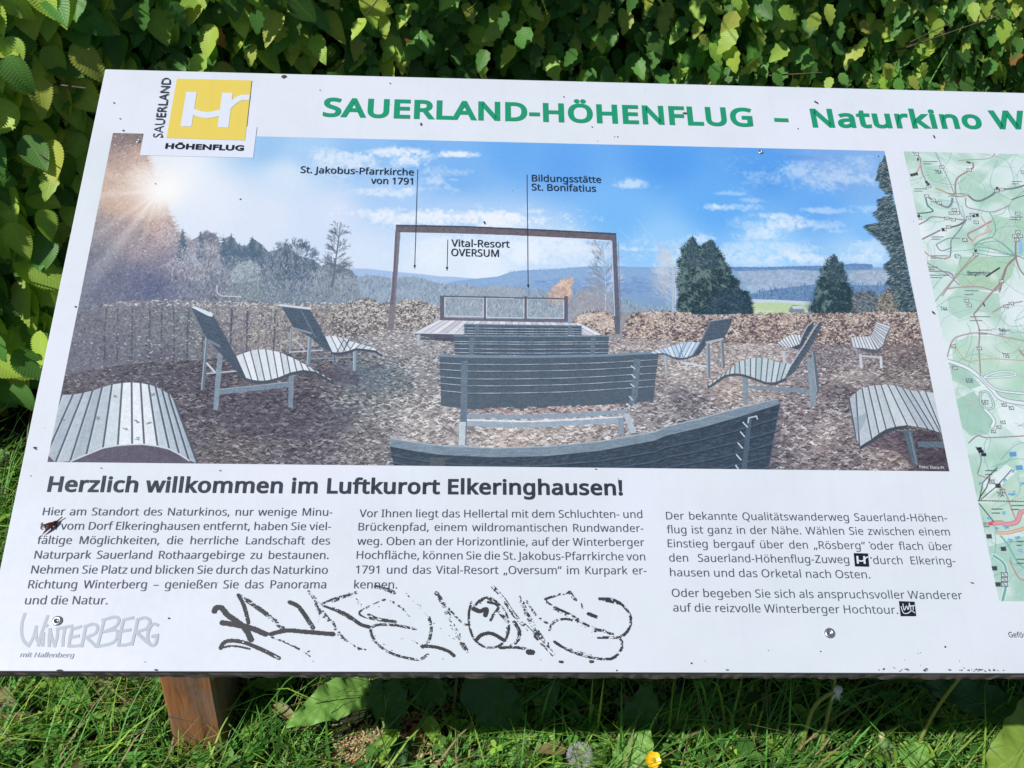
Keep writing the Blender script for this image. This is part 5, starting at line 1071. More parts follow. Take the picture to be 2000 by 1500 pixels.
for o_, pts, w, dens in GR:
    q = curve(pts, max(8, len(pts) * 6)) if len(pts) > 2 else np.array(pts, float)
    q = np.array(pn(o_, q)); W2 = w * .76 / 2.857 / 1900 / 2
    ix0 = max(0, int((q[:, 0].min() - W2 - gu0) / gs) - 1); ix1 = min(gw, int((q[:, 0].max() + W2 - gu0) / gs) + 2)
    iy0 = max(0, int((gv1 - q[:, 1].max() - W2) / gs) - 1); iy1 = min(gh, int((gv1 - q[:, 1].min() + W2) / gs) + 2)
    if ix1 <= ix0 or iy1 <= iy0: continue
    X = GX[None, ix0:ix1]; Y = GY[iy0:iy1, None]; best = np.full((iy1 - iy0, ix1 - ix0), 9.0); side = np.zeros_like(best)
    for i in range(len(q) - 1):
        dx, dy = q[i + 1] - q[i]; L2 = dx * dx + dy * dy + 1e-12; t = np.clip(((X - q[i][0]) * dx + (Y - q[i][1]) * dy) / L2, 0, 1)
        ex = X - q[i][0] - t * dx; ey = Y - q[i][1] - t * dy; d = np.hypot(ex, ey); m = d < best
        best = np.where(m, d, best); side = np.where(m, np.sign(dx * ey - dy * ex) * d, side)
    b = rg.rand(40); st = b[np.clip(((side / W2 + 1) * 6).astype(int), 0, 12)]           # bristle streaks along the stroke
    val = dens * 1.25 - (1 - nz[iy0:iy1, ix0:ix1]) * .9 - st * .42 * (1.3 - dens) - (best / W2) ** 3 * .22 + (nz2[iy0:iy1, ix0:ix1] - .5) * .6 - .07
    edge = np.abs(best - W2 * .78) < W2 * .22                                          # ink gathers at the rims
    val = val + edge * .14
    G_[iy0:iy1, ix0:ix1] |= (best < W2 * (.86 + .3 * nz2[iy0:iy1, ix0:ix1])) & (val > .08)
V = []; F = []
for j in range(gh):                                                                     # runs of filled cells, one thin strip each
    row = G_[j]; d = np.diff(np.r_[0, row.astype(int), 0]); st = np.nonzero(d == 1)[0]; en = np.nonzero(d == -1)[0]
    for a_, b_ in zip(st, en):
        n_ = len(V); x0, x1 = gu0 + a_ * gs, gu0 + b_ * gs; y1 = gv1 - j * gs; y0 = y1 - gs
        V += [(x0, y0, .0008), (x1, y0, .0008), (x1, y1, .0008), (x0, y1, .0008)]; F.append((n_, n_ + 1, n_ + 2, n_ + 3))
o = onb(mesh_obj('graffiti', V, F, M_marker)); o['label'] = 'scratchy black marker tag along the lower margin'
# ---- screws
def screw(x, y, r, hole=False):
    u, v = P(x, y); mb = MB(); n = 20
    prof = [(0, .0006), (r * .30, .0006), (r * .34, .0016), (r * .8, .0020), (r, .0012), (r * 1.02, .0001)]
    V = [(u, v, prof[0][1])]; F = []
    for pr_, z in prof[1:]: V += [(u + pr_ * math.cos(2 * math.pi * k_ / n), v + pr_ * math.sin(2 * math.pi * k_ / n), z) for k_ in range(n)]
    for k_ in range(n): F.append((0, 1 + k_, 1 + (k_ + 1) % n))
    for a_ in range(len(prof) - 2):
        for k_ in range(n): F.append((1 + a_ * n + k_, 1 + (a_ + 1) * n + k_, 1 + (a_ + 1) * n + (k_ + 1) % n, 1 + a_ * n + (k_ + 1) % n))
    o = onb(mesh_obj('screw', V, F, M_steel if not hole else M_steel, smooth=True)); return o
screw(112, 1213, .0040); screw(1620, 1237, .0044); screw(1485, 298, .0026); screw(270, 277, .0022)
# ---- specks of dirt stuck to the sheet
V = []; F = []; rs = random.Random(11)
def speck(x, y, a, b, ang=0.0, n=9):
    u, v = P(x, y); a /= 1900 * 2; b /= 1900 * 2; i0 = len(V); t = math.radians(ang)
    V.append((u, v, .0016))
    for k_ in range(n):
        th = 2 * math.pi * k_ / n; r_ = rs.uniform(.7, 1.15); x_, y_ = a * r_ * math.cos(th), b * r_ * math.sin(th)
        V.append((u + x_ * math.cos(t) - y_ * math.sin(t), v + x_ * math.sin(t) + y_ * math.cos(t), .0011))
    for k_ in range(n): F.append((i0, i0 + 1 + k_, i0 + 1 + (k_ + 1) % n))
for a_ in ((555, 150, 12, 6), (553, 152, 7, 5), (625, 177, 4, 2), (762, 164, 3, 3), (822, 244, 4, 8), (1101, 190, 3, 3), (1156, 249, 3, 3), (1206, 268, 3, 3), (946, 436, 4, 9, 15), (1594, 201, 10, 4, -35), (1591, 199, 5, 3), (1824, 268, 4, 9, 15), (1337, 222, 9, 5), (1558, 252, 3, 3), (1715, 306, 3, 3), (241, 256, 4, 5), (1823, 612, 9, 4, -45), (1921, 596, 4, 8), (1891, 318, 10, 4, -15), (1792, 312, 4, 8, -20),
           (317, 268, 5, 6), (304, 360, 3, 2), (470, 390, 5, 2, 45), (223, 202, 3, 4), (235, 233, 3, 3), (285, 676, 3, 3), (148, 600, 3, 4), (198, 915, 3, 2), (68, 875, 7, 3, 20), (70, 878, 3, 3), (330, 1208, 3, 3), (1163, 917, 4, 2), (1200, 268, 2, 2), (1898, 1139, 6, 2, -15), (1845, 1264, 4, 3, 40), (1602, 1273, 3, 2), (1155, 1293, 8, 5), (1350, 1296, 3, 3),
           (1204, 1310, 2, 3), (1420, 1309, 6, 2), (305, 1309, 5, 3), (116, 1310, 10, 3), (1090, 870, 2, 2), (1700, 1090, 3, 3), (1697, 1060, 3, 2), (430, 920, 3, 2), (60, 930, 2, 2), (1045, 1380, 1, 1)): speck(*a_)
for x, n_ in ((1731, 5), (1772, 6), (1810, 8), (1866, 5), (1900, 8), (1915, 9), (1940, 5)):
    for _ in range(n_): speck(x + rs.gauss(0, 9), 1309 + rs.gauss(0, 1.6), rs.uniform(1.5, 5), rs.uniform(1, 2.2), rs.uniform(-40, 20))
for _ in range(45): speck(rs.uniform(60, 2050), rs.choice((rs.uniform(180, 1300), rs.uniform(1270, 1305), rs.uniform(160, 280))), rs.uniform(.8, 2), rs.uniform(.8, 1.6))
V2 = [v for v in V]; o = onb(mesh_obj('dirt_specks', V, F, M_grime)); o['kind'] = 'stuff'

# ---- posts
fp = ground(412, 1487); Yp = fp.y
def post(xl, xr, depth=.13, Y0=None):
    mb = MB(); y0 = Y0 or Yp; y1 = y0 + depth
    # underside of the board at y
    def top(y): 
        t = (y - BT[1] + (.0302) * BR[1, 2]) / BR[1, 1]; return BT[2] + BR[2, 1] * t - (.0302) * BR[2, 2]
    n = 12; V = []; r_ = .004
    prof = [(xl + r_, y0), (xr - r_, y0), (xr, y0 + r_), (xr, y1 - r_), (xr - r_, y1), (xl + r_, y1), (xl, y1 - r_), (xl, y0 + r_)]
    zs = [-.06] + [top(y0) * k_ / 6 for k_ in range(1, 6)]
    for z in zs: V += [(x, y, z) for x, y in prof]
    V += [(x, y, top(y)) for x, y in prof]
    L = len(zs); F = [(a * 8 + k_, a * 8 + (k_ + 1) % 8, (a + 1) * 8 + (k_ + 1) % 8, (a + 1) * 8 + k_) for a in range(L) for k_ in range(8)]
    F += [tuple(range(8))[::-1], tuple(L * 8 + k_ for k_ in range(8))]
    V = [(x - board.location.x, y - board.location.y, z) for x, y, z in V]
    return mesh_obj('post', V, F, M_post, board)
xl = at_y(304, 1321, Yp).x * .5 + at_y(336, 1425, Yp).x * .5; xr = at_y(412, 1321, Yp).x * .5 + at_y(436, 1422, Yp).x * .5
post(xl, xr); Y2 = Yp + .17; xr2 = at_y(1492, 1322, Y2).x; post(xr2 - (xr - xl), xr2, .1, Y2)
print('post', xl, xr, 'Y', Yp, 'edge', list(edge_mid), 'cam', CAM, 'sunelev', math.degrees(elev))
ground0 = ground
def ground(x, y, z=0.0): return ground0(x, y, z * .68)
# =====================================================================  NATURE
def leaf_material(name, vein=14.0, vcol=(1.25, 1.2, 1.15), trans=.44, rough=.42, bump=.35, varscale=30):
    k = NT(name); at = k.n('ShaderNodeAttribute', attribute_name='tint')
    uv = k.n('ShaderNodeUVMap'); sp = k.n('ShaderNodeSeparateXYZ'); k.l(uv.outputs[0], sp.inputs[0])
    ax = k.math('ABSOLUTE', k.math('SUBTRACT', sp.outputs[0], .5))
    ph_ = k.math('MULTIPLY', k.math('SUBTRACT', sp.outputs[1], k.math('MULTIPLY', ax, .32)), vein)
    tri = k.math('ABSOLUTE', k.math('SUBTRACT', k.math('FRACT', ph_), .5))            # 0 at the vein
    vl = k.math('SUBTRACT', 1.0, k.math('MULTIPLY', tri, 7.0, True), True)
    mid = k.math('SUBTRACT', 1.0, k.math('MULTIPLY', ax, 22.0, True), True)
    v = k.math('MAXIMUM', k.math('MULTIPLY', vl, .55), mid)
    nz = k.noise(k.coord('Object'), varscale, 3)
    c = k.mix(k.math('MULTIPLY', nz, .55), at.outputs['Color'], k.mix(1.0, at.outputs['Color'], (.62, .72, .55), 'MULTIPLY'))
    c = k.mix(k.math('MULTIPLY', v, .6), c, k.mix(1.0, c, vcol, 'MULTIPLY'))
    k.base(c); k.rough(rough); k.b.inputs['Specular IOR Level'].default_value = .35
    bn = k.bump(k.math('ADD', tri, k.math('MULTIPLY', mid, -.6)), bump, .0012)
    tr = k.n('ShaderNodeBsdfTranslucent'); k.l(k.mix(1.0, c, (1.5, 1.45, .55), 'MULTIPLY'), tr.inputs[0])
    mx = k.n('ShaderNodeMixShader'); mx.inputs[0].default_value = trans; k.l(k.b.outputs[0], mx.inputs[1]); k.l(tr.outputs[0], mx.inputs[2]); k.l(mx.outputs[0], k.out.inputs[0])
    return k.m
M_leaf = leaf_material('hornbeam_leaf'); M_blade = leaf_material('grass_blade', 1.0, (1.1, 1.1, 1.0), .3, .5, .1)
M_dock = leaf_material('broad_weed_leaf', 9.0, (1.5, 1.35, 1.3), .3, .48, .6, 60)
k = NT('soil'); f = k.noise(k.coord('Object'), 9, 8, .7); f2 = k.noise(k.coord('Object'), 1.2, 4)
k.base(k.mix(f2, k.ramp(f, [(.3, (.012, .012, .007)), (.6, (.035, .03, .017)), (.8, (.03, .05, .014))]), (.02, .04, .012))); k.rough(.95); k.bump(f, .8, .02); M_soil = k.m
k = NT('twig_bark'); k.base(k.ramp(k.noise(k.coord('Object'), 60, 4), [(.3, (.04, .028, .018)), (.7, (.13, .09, .06))])); k.rough(.8); M_bark = k.m
k = NT('stalk'); at = k.n('ShaderNodeAttribute', attribute_name='tint'); k.base(at.outputs['Color']); k.rough(.45); M_stalk = k.m
k = NT('dry_flake'); at = k.n('ShaderNodeAttribute', attribute_name='tint'); k.base(at.outputs['Color']); k.rough(.8); M_dry = k.m

# ---- ground
V = [(-120, -120, 0), (120, -120, 0), (120, 120, 0), (-120, 120, 0)]
g = mesh_obj('ground', V, [(0, 1, 2, 3)], M_soil); g['kind'] = 'structure'

# ---- one leaf: pleated, serrated, cupped; local x across, y along (base to tip), z normal
def leaf_shape(L, W, rows, rnd, pleat=.0012, cup=.25, curl=.2, serr=.2, shape=1.0, fine=True):
    V = []; UV = []; F = []; cols = (-1, -.55, 0, .55, 1) if fine else (-1, 0, 1)
    ph0 = rnd.uniform(-.5, .5)
    for i in range(rows + 1):
        t = i / rows
        w = math.sin(math.pi * min(1, t ** .74 * .985 + .015)) ** .8 * (1 - .22 * t) * W * .58
        w *= (1 if i % 2 else 1 - serr) if 0 < i < rows else .25 if i == rows else .3
        zc = -curl * L * t * t * .6
        for c in cols:
            x = c * w; fwd = .10 * L * abs(c) * (1 - t)
            y = L * t + (serr * .12 * L / rows * 6 * (1 if i % 2 else -.2) * (abs(c) == 1)) - .02 * L * abs(c) + fwd * .3
            z = zc + abs(c) ** 1.5 * w * cup + (pleat if i % 2 else -pleat) * abs(c) * (L / .05) + ph0 * x * .4
            V.append((x, y, z)); UV.append((.5 + c * .5, t))
    nc = len(cols)
    for i in range(rows):
        for j in range(nc - 1): a = i * nc + j; F.append((a, a + 1, a + nc + 1, a + nc))
    return V, F, UV
def place(V, pos, y_dir, n_dir, s=1.0):
    y = y_dir.normalized(); z = (n_dir - y * n_dir.dot(y)); z = z.normalized() if z.length > 1e-4 else y.orthogonal().normalized(); x = y.cross(z)
    return [(pos.x + (x.x * a + y.x * b + z.x * c) * s, pos.y + (x.y * a + y.y * b + z.y * c) * s, pos.z + (x.z * a + y.z * b + z.z * c) * s) for a, b, c in V]
rh = random.Random(21)
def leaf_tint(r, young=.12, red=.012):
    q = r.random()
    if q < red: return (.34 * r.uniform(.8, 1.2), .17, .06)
    if q < red + young: return (.50 * r.uniform(.85, 1.15), .64 * r.uniform(.85, 1.15), .12)  # young leaves; sunlight is put into this bright tint as well
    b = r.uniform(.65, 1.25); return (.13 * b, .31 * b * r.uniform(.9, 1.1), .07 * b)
# ---- the hedge
HP = [Vector(v) for v in ((-2.3, 1.10, 0), (-1.0, 1.30, 0), (-.45, 1.60, 0), (.2, 1.98, 0), (.95, 2.36, 0), (1.9, 2.82, 0), (2.9, 3.3, 0))]
HL = [0]
for a, b in zip(HP, HP[1:]): HL.append(HL[-1] + (b - a).length)
def hedge_at(s):
    s = min(max(s, 0), HL[-1] - 1e-4); i = max(j for j in range(len(HL) - 1) if HL[j] <= s); t = (s - HL[i]) / (HL[i + 1] - HL[i])
    p = HP[i].lerp(HP[i + 1], t)
    def nrm(k): d = (HP[min(k + 1, len(HP) - 1)] - HP[max(k - 1, 0)]).normalized(); return Vector((d.y, -d.x, 0))
    return p, nrm(i).lerp(nrm(i + 1), t).normalized()
HED_H = 1.6
_bn = [[rh.random() for _ in range(60)] for _ in range(30)]
def bumpn(s, z):
    x, y = s * 4.2, z * 4.2; i, j = int(x), int(y); fx, fy = x - i, y - j; fx = fx * fx * (3 - 2 * fx); fy = fy * fy * (3 - 2 * fy)
    g_ = lambda a, b: _bn[b % 30][a % 60]
    return (g_(i, j) * (1 - fx) + g_(i + 1, j) * fx) * (1 - fy) + (g_(i, j + 1) * (1 - fx) + g_(i + 1, j + 1) * fx) * fy - .5
def shade_overhang(s, z):  # unseen upper bulge, added to shade the hedge leaves below
    p, _ = hedge_at(s); a = min(1, max(0, (p.x + .75) / .4))
    return a * .07 * min(1, max(0, (z - .8) / .3))
hedge = empty('hornbeam_hedge', (HP[3].x, HP[3].y + .3, 0))
tag(hedge, 'dense green hornbeam hedge with yellow-green young leaves tinted bright for sunlight behind the board', 'hedge')
hl = hedge.location
mb = MB(); cand = []; low = []
LEAVES = 22500
shapes_lo = [leaf_shape(.046, .0275, 8, rh, cup=rh.uniform(.05, .4), curl=rh.uniform(0, .45), fine=False) for _ in range(12)]
N_ = 0
while N_ < LEAVES:
    s = rh.uniform(0, HL[-1]); z = rh.uniform(.02, HED_H) if rh.random() < .35 else rh.uniform(.08, 1.1)
    p, n = hedge_at(s); lay = rh.random()
    depth = -abs(rh.gauss(0, .025)) if lay < .62 else -rh.uniform(.04, .22)
    if lay > .93 and z > .15: depth = rh.uniform(.01, .07)
    off = .09 * bumpn(s, z) + shade_overhang(s, z) + depth
    pos = p + n * off + Vector((0, 0, z))
    side = Vector((-n.y, n.x, 0))
    ydir = Vector((0, 0, -1)) * rh.uniform(.35, 1.2) + side * rh.gauss(0, .75) + n * rh.uniform(-.1, .7)
    nd = n * rh.uniform(.4, 1.0) + Vector((-.25, -.1, 1)) * rh.uniform(0, .95) + side * rh.gauss(0, .4)
    x_, y_, d_ = project(pos)
    inview = -60 < x_ < 2060 and -60 < y_ < 1200 and d_ > 0
    # the part hidden behind the board needs only a thin fill
    if 260 < x_ < 2000 and 260 < y_ < 1250 and rh.random() < .72: continue
    if not inview and rh.random() < .25: continue
    if depth > -.02: nd = nd + Vector((-.5, -.43, .72)) * rh.uniform(0, .9)
    sc = rh.uniform(.72, 1.25) * (1.3 if p.x < -.5 else 1.02)
    N_ += 1
    tint = leaf_tint(rh, young=(.5 if p.x < -.5 else .36) if depth > -.012 else .1, red=.012 if depth > -.01 else .002)  # outermost leaves, more so on the left, take the sunlit-bright tint more often
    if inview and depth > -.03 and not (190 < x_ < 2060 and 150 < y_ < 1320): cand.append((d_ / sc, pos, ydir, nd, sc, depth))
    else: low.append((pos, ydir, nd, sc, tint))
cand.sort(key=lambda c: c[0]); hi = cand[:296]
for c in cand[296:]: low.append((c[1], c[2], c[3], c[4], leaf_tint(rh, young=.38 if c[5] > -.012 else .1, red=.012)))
# cheap filling leaves deep inside, shade put into their darker tint
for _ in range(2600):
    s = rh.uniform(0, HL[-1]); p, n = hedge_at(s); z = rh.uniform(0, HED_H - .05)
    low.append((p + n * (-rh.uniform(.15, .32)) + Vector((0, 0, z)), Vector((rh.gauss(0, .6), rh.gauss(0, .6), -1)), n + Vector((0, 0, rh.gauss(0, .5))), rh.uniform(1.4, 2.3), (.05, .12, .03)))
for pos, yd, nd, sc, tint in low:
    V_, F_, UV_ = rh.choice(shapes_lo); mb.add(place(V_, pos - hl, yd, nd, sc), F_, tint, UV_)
o = mb.build('foliage', M_leaf, hedge); o['kind'] = 'stuff'
protos = []
for k_ in range(26):
    V_, F_, UV_ = leaf_shape(.046, rh.uniform(.025, .031), 32, rh, pleat=.0008, cup=rh.uniform(.0, .6), curl=rh.uniform(-.25, .95), serr=.13)
    m_ = MB(); t_ = leaf_tint(rh, 0, 0) if k_ < 12 else leaf_tint(rh, 1, 0) if k_ < 24 else (.36, .22, .07)
    if k_ < 12: t_ = tuple(a * 1.15 for a in t_)
    m_.add(V_, F_, t_, UV_); protos.append(m_.mesh('leaf', M_leaf))
for d_, pos, yd, nd, sc, _ in hi:
    q = rh.random(); me = protos[rh.randrange(0, 12) if q < .32 else rh.randrange(12, 24) if q < .985 else rh.randrange(24, 26)]  # most near leaves use bright prototypes with sunlight in their tint
    o = bpy.data.objects.new('leaf', me); y = yd.normalized(); z = nd - y * nd.dot(y); z.normalize(); x = y.cross(z)
    o.matrix_basis = Matrix([[x.x * sc, y.x * sc, z.x * sc, pos.x - hl.x], [x.y * sc, y.y * sc, z.y * sc, pos.y - hl.y], [x.z * sc, y.z * sc, z.z * sc, pos.z - hl.z], [0, 0, 0, 1]])
    link(o, hedge)
# stems and twigs inside
mb = MB()
s = .1
while s < HL[-1]:
    p, n = hedge_at(s); b = p - n * rh.uniform(.12, .26)
    pts = [b + Vector((rh.gauss(0, .03), rh.gauss(0, .03), z)) - hl for z in (-.02, .4, .8, 1.2, 1.5)]; mb.tube(pts, rh.uniform(.008, .016), 6, r2=.004)
    for _ in range(9):
        z = rh.uniform(.2, 1.45); q = b + Vector((0, 0, z)) - hl; e = q + n * rh.uniform(.12, .3) + Vector((rh.gauss(0, .1), rh.gauss(0, .1), rh.uniform(.02, .22)))
        mb.tube([q, q.lerp(e, .5) + Vector((0, 0, -.015)), e], .0028, 4, r2=.001)
    s += rh.uniform(.1, .2)
o = mb.build('twigs', M_bark, hedge); o['kind'] = 'stuff'
# slab added inside the hedge, shade put in its dark colour, hides the sky
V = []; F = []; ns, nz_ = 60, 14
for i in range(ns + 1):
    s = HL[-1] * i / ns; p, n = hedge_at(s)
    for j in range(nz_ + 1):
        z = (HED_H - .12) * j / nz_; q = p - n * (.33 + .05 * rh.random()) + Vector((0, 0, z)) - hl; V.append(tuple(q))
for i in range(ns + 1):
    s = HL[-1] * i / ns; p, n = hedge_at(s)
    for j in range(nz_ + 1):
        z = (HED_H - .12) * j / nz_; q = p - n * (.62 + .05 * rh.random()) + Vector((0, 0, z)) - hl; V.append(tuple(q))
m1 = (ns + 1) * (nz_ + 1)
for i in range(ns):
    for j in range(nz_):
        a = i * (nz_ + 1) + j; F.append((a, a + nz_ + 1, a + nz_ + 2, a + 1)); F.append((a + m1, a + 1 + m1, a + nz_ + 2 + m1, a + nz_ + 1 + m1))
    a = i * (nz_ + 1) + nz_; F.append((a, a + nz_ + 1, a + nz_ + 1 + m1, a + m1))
k = NT('hedge_shade_backdrop'); f = k.noise(k.coord('Object'), 26, 6, .7); k.base(k.ramp(f, [(.35, (.012, .014, .008)), (.6, (.03, .045, .018)), (.8, (.05, .06, .025))])); k.rough(.9); k.bump(f, 1.0, .03)
o = mesh_obj('dark_backdrop', V, F, k.m, hedge); o['kind'] = 'stuff'

# ---- grass
def blade(mb, base, L, w, dirv, bend, tint, segs=3, stiff=0.0):
    side = Vector((-dirv.y, dirv.x, 0)).normalized() * w * .5; V = []; UV = []; F = []
    for i in range(segs + 1):
        t = i / segs; h = L * (t - bend * t * t * .45); out = L * bend * t * t * .8 + stiff * L * t
        ww = (1 - t ** 1.6) if i < segs else 0
        c = base + dirv * out + Vector((0, 0, h)); fold = Vector((0, 0, w * .15))
        V += [tuple(c - side * ww), tuple(c + side * ww)]; UV += [(0, t), (1, t)]
    for i in range(segs): F.append((2 * i, 2 * i + 1, 2 * i + 3, 2 * i + 2))
    mb.add(V, F, tint, UV)
def gtint(r, dry=.13):
    q = r.random()
    if q < dry: return (.30, .24, .12)
    b = r.uniform(.45, 1.5)
    if q < .40: return (.25 * b, .40 * b, .06 * b)
    return (.11 * b, .29 * b, .055 * b)
rg_ = random.Random(5)
post_boxes = [(xl - .006, xr + .006, Yp, Yp + .13), (xr2 - (xr - xl) - .006, xr2 + .006, Y2, Y2 + .1)]
def free(x, y):
    return not any(a < x < b and c - .006 < y < d + .006 for a, b, c, d in post_boxes)
keep = [tuple(ground(*q))[:2] for q in ((1274, 1500, .05), (1728, 1480, .05), (1132, 1495, .05), (1660, 1490, 0))]
mb = MB(); n_ = 0
def shadow_zone(x, y): return x > -.30 and y > edge_mid.y + SUN_KY * EDGE_H - .01
while n_ < 22500:
    q = rg_.random()
    if q < .62: x, y = rg_.uniform(-.95, 1.05), rg_.uniform(.74, 1.2)
    elif q < .8: x, y = rg_.uniform(-1.3, -.3), rg_.uniform(.95, 1.4)
    else: x, y = rg_.uniform(-2.0, 2.4), rg_.uniform(.2, 3.0)
    p0 = Vector((x, y, -.003)); 
    if not free(x, y): continue
    hp = (Vector((x, y, 0)) - ground(740, 1470)); 
    if abs(hp.x) < .08 and abs(hp.y) < .055 and rg_.random() < .9: continue
    sz = shadow_zone(x, y)
    if sz and rg_.random() < .66: continue
    if any(abs(x - fx) < .02 and -.05 < y - fy < .02 for fx, fy in keep) and rg_.random() < .85: continue
    n_ += 1
    a = rg_.uniform(0, 2 * math.pi); dv = Vector((math.cos(a), math.sin(a), 0)); dv = (dv + Vector((.7, -.3, 0))).normalized()
    L = rg_.uniform(.035, .095) if rg_.random() < .68 else rg_.uniform(.08, .17)
    if sz: L *= rg_.uniform(1.0, 1.8)
    blade(mb, p0, L, rg_.uniform(.0014, .0044), dv, rg_.uniform(.3, 1.3), gtint(rg_), 3, rg_.uniform(0, .3))
# clover-like rounded leaflets low in the sward
n_ = 0
while n_ < 2300:
    x, y = (rg_.uniform(-.9, 1.0), rg_.uniform(.74, 1.05)) if rg_.random() < .75 else (rg_.uniform(-1.2, -.3), rg_.uniform(.9, 1.35))
    hp = (Vector((x, y, 0)) - ground(740, 1470))
    if not free(x, y) or (abs(hp.x) < .075 and abs(hp.y) < .05): continue
    n_ += 1; z = rg_.uniform(.008, .045); r = rg_.uniform(.004, .011); c = Vector((x, y, z)); nd = Vector((rg_.gauss(0, .4), rg_.gauss(-.2, .4), 1)).normalized(); a_ = nd.orthogonal().normalized(); b_ = nd.cross(a_)
    t0 = rg_.uniform(0, 6.28); tint = gtint(rg_, 0); tint = tuple(q * 1.15 for q in tint)
    for k_ in range(3 if rg_.random() < .5 else 1):
        th = t0 + k_ * 2.09; d = a_ * math.cos(th) + b_ * math.sin(th); e = nd.cross(d)
        V_ = [c, c + d * r * .7 + e * r * .55 + nd * r * .1, c + d * r * 1.5 + e * r * .35, c + d * r * 1.5 - e * r * .35, c + d * r * .7 - e * r * .55 + nd * r * .1]
        mb.add(V_, [(0, 1, 2, 3, 4)], tint, [(.5, 0), (1, .5), (.8, 1), (.2, 1), (0, .5)])
# small broad weed leaves scattered in the sward
for _ in range(420):
    if rg_.random() < .6: x, y = rg_.uniform(-.9, 1.0), rg_.uniform(.74, .98)
    else: x, y = rg_.uniform(-1.1, -.35), rg_.uniform(.85, 1.25)
    if not free(x, y): continue
    V_, F_, UV_ = leaf_shape(rg_.uniform(.02, .05), rg_.uniform(.010, .020), 7, rg_, pleat=.0004, cup=.3, curl=.5, serr=.05); a = rg_.uniform(0, 6.28); tt = gtint(rg_, .12)
    mb.add(place(V_, Vector((x, y, rg_.uniform(.012, .05))), Vector((math.cos(a), math.sin(a), rg_.uniform(-.1, .7))), Vector((rg_.gauss(0, .3), rg_.gauss(-.2, .3), 1))), F_, tt, UV_)
o = mb.build('grass', M_blade); tag(o, 'short green grass and low clover under and around the board', 'grass', kind='stuff')
# tall grass at the foot of the hedge on the right
mb = MB()
for _ in range(420):
    s = rg_.uniform(HL[4] - .15, HL[5] + .5); p, n = hedge_at(s); b = p + n * rg_.uniform(.02, .3); dv = (n * rg_.uniform(.2, 1) + Vector((rg_.gauss(0, .8), rg_.gauss(0, .4), 0))).normalized()
    blade(mb, b, rg_.uniform(.25, .62), rg_.uniform(.003, .006), dv, rg_.uniform(.2, 1.0), gtint(rg_, .12), 5, rg_.uniform(0, .25))
o = mb.build('tall_grass', M_blade); tag(o, 'tall loose grass growing at the shaded foot of the hedge', 'grass', kind='stuff')

# ---- broad weed leaves (dock): pixel outline of midrib base -> tip at a chosen height
def broad_leaf(p0, p1, W, n_dir, tint, wav=.006, curl=.15, rows=26, arch=.10, seed=0, lobes=0.0):
    r = random.Random(seed); y = (p1 - p0); L = y.length; V = []; UV = []; F = []; cols = (-1, -.75, -.5, -.25, 0, .25, .5, .75, 1)
    for i in range(rows + 1):
        t = i / rows; w = (math.sin(math.pi * min(1, (t ** .8 * .95 + .05))) ** .7) * (1.08 - .36 * t) * W * .5
        w *= 1 + .05 * math.sin(t * 17 + seed) + .03 * math.sin(t * 41 + seed * 2)
        if i == rows: w = .001
        if i == 0: w *= .35
        for c in cols:
            z = arch * L * math.sin(math.pi * t) + abs(c) ** 1.3 * w * curl + wav * abs(c) ** 2 * math.sin(t * 24 + (2 if c > 0 else 0) + seed) + (.0012 * math.sin(t * 60 + abs(c) * 3))
            V.append((c * w + r.uniform(-.0006, .0006), L * t, z)); UV.append((.5 + c * .5, t))
    nc = len(cols)
    for i in range(rows):
        for j in range(nc - 1): a = i * nc + j; F.append((a, a + 1, a + nc + 1, a + nc))
    return place(V, p0, y, n_dir), F, UV
upn = Vector((0, -.55, .85))
def weed(name, label, cat, base, leaves, group=None, stalks=True):
    root = empty(name, base); tag(root, label, cat, group); b = root.location
    for i, (p0, p1, W, nd, tint, kw) in enumerate(leaves):
        V_, F_, UV_ = broad_leaf(p0, p1, W, nd, tint, seed=i + int(abs(p0.x) * 100), **kw); m_ = MB(); m_.add([Vector(v) - b for v in V_], F_, tint, UV_)
        o = m_.build('leaf', M_dock, root)
        if stalks:
            m_ = MB(); e = p0 - b; m_.tube([Vector((0, 0, -.01)), e * .45 + Vector((0, 0, .06 * e.length)), e, e + (p1 - p0) * .1], .0022, 6, tuple(min(1, q * 1.3) for q in tint), r2=.0013)
            m_.build('leaf_stalk', M_stalk, o).parent = root
    return root
G1 = (.23, .44, .10); G2 = (.05, .13, .045); G3 = (.24, .36, .06)  # leaf greens; the darkest has the board's shade put into its tint
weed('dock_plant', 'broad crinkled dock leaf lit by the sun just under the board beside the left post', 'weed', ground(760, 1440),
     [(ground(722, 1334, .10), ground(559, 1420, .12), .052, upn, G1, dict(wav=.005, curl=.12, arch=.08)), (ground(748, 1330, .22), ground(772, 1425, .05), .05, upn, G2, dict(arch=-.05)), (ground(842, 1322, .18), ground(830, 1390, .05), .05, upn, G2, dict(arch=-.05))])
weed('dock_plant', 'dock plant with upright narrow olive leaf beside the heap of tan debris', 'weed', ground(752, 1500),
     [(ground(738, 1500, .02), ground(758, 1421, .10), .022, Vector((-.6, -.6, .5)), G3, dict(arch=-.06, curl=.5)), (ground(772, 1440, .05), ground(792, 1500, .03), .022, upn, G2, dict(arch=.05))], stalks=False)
weed('dock_plant', 'broad leaves, some tinted dark for the board shadow, right of the pale debris', 'weed', ground(960, 1430),
     [(ground(905, 1322, .22), ground(1018, 1415, .06), .06, upn, G2, dict(arch=.08)), (ground(1090, 1325, .2), ground(1052, 1425, .03), .016, upn, G2, dict(arch=.03)), (ground(1010, 1400, .06), ground(1062, 1500, .02), .018, upn, G3, dict(arch=.05)), (ground(1040, 1432, .05), ground(990, 1500, .02), .05, upn, G1, dict(arch=.1, curl=.1))])
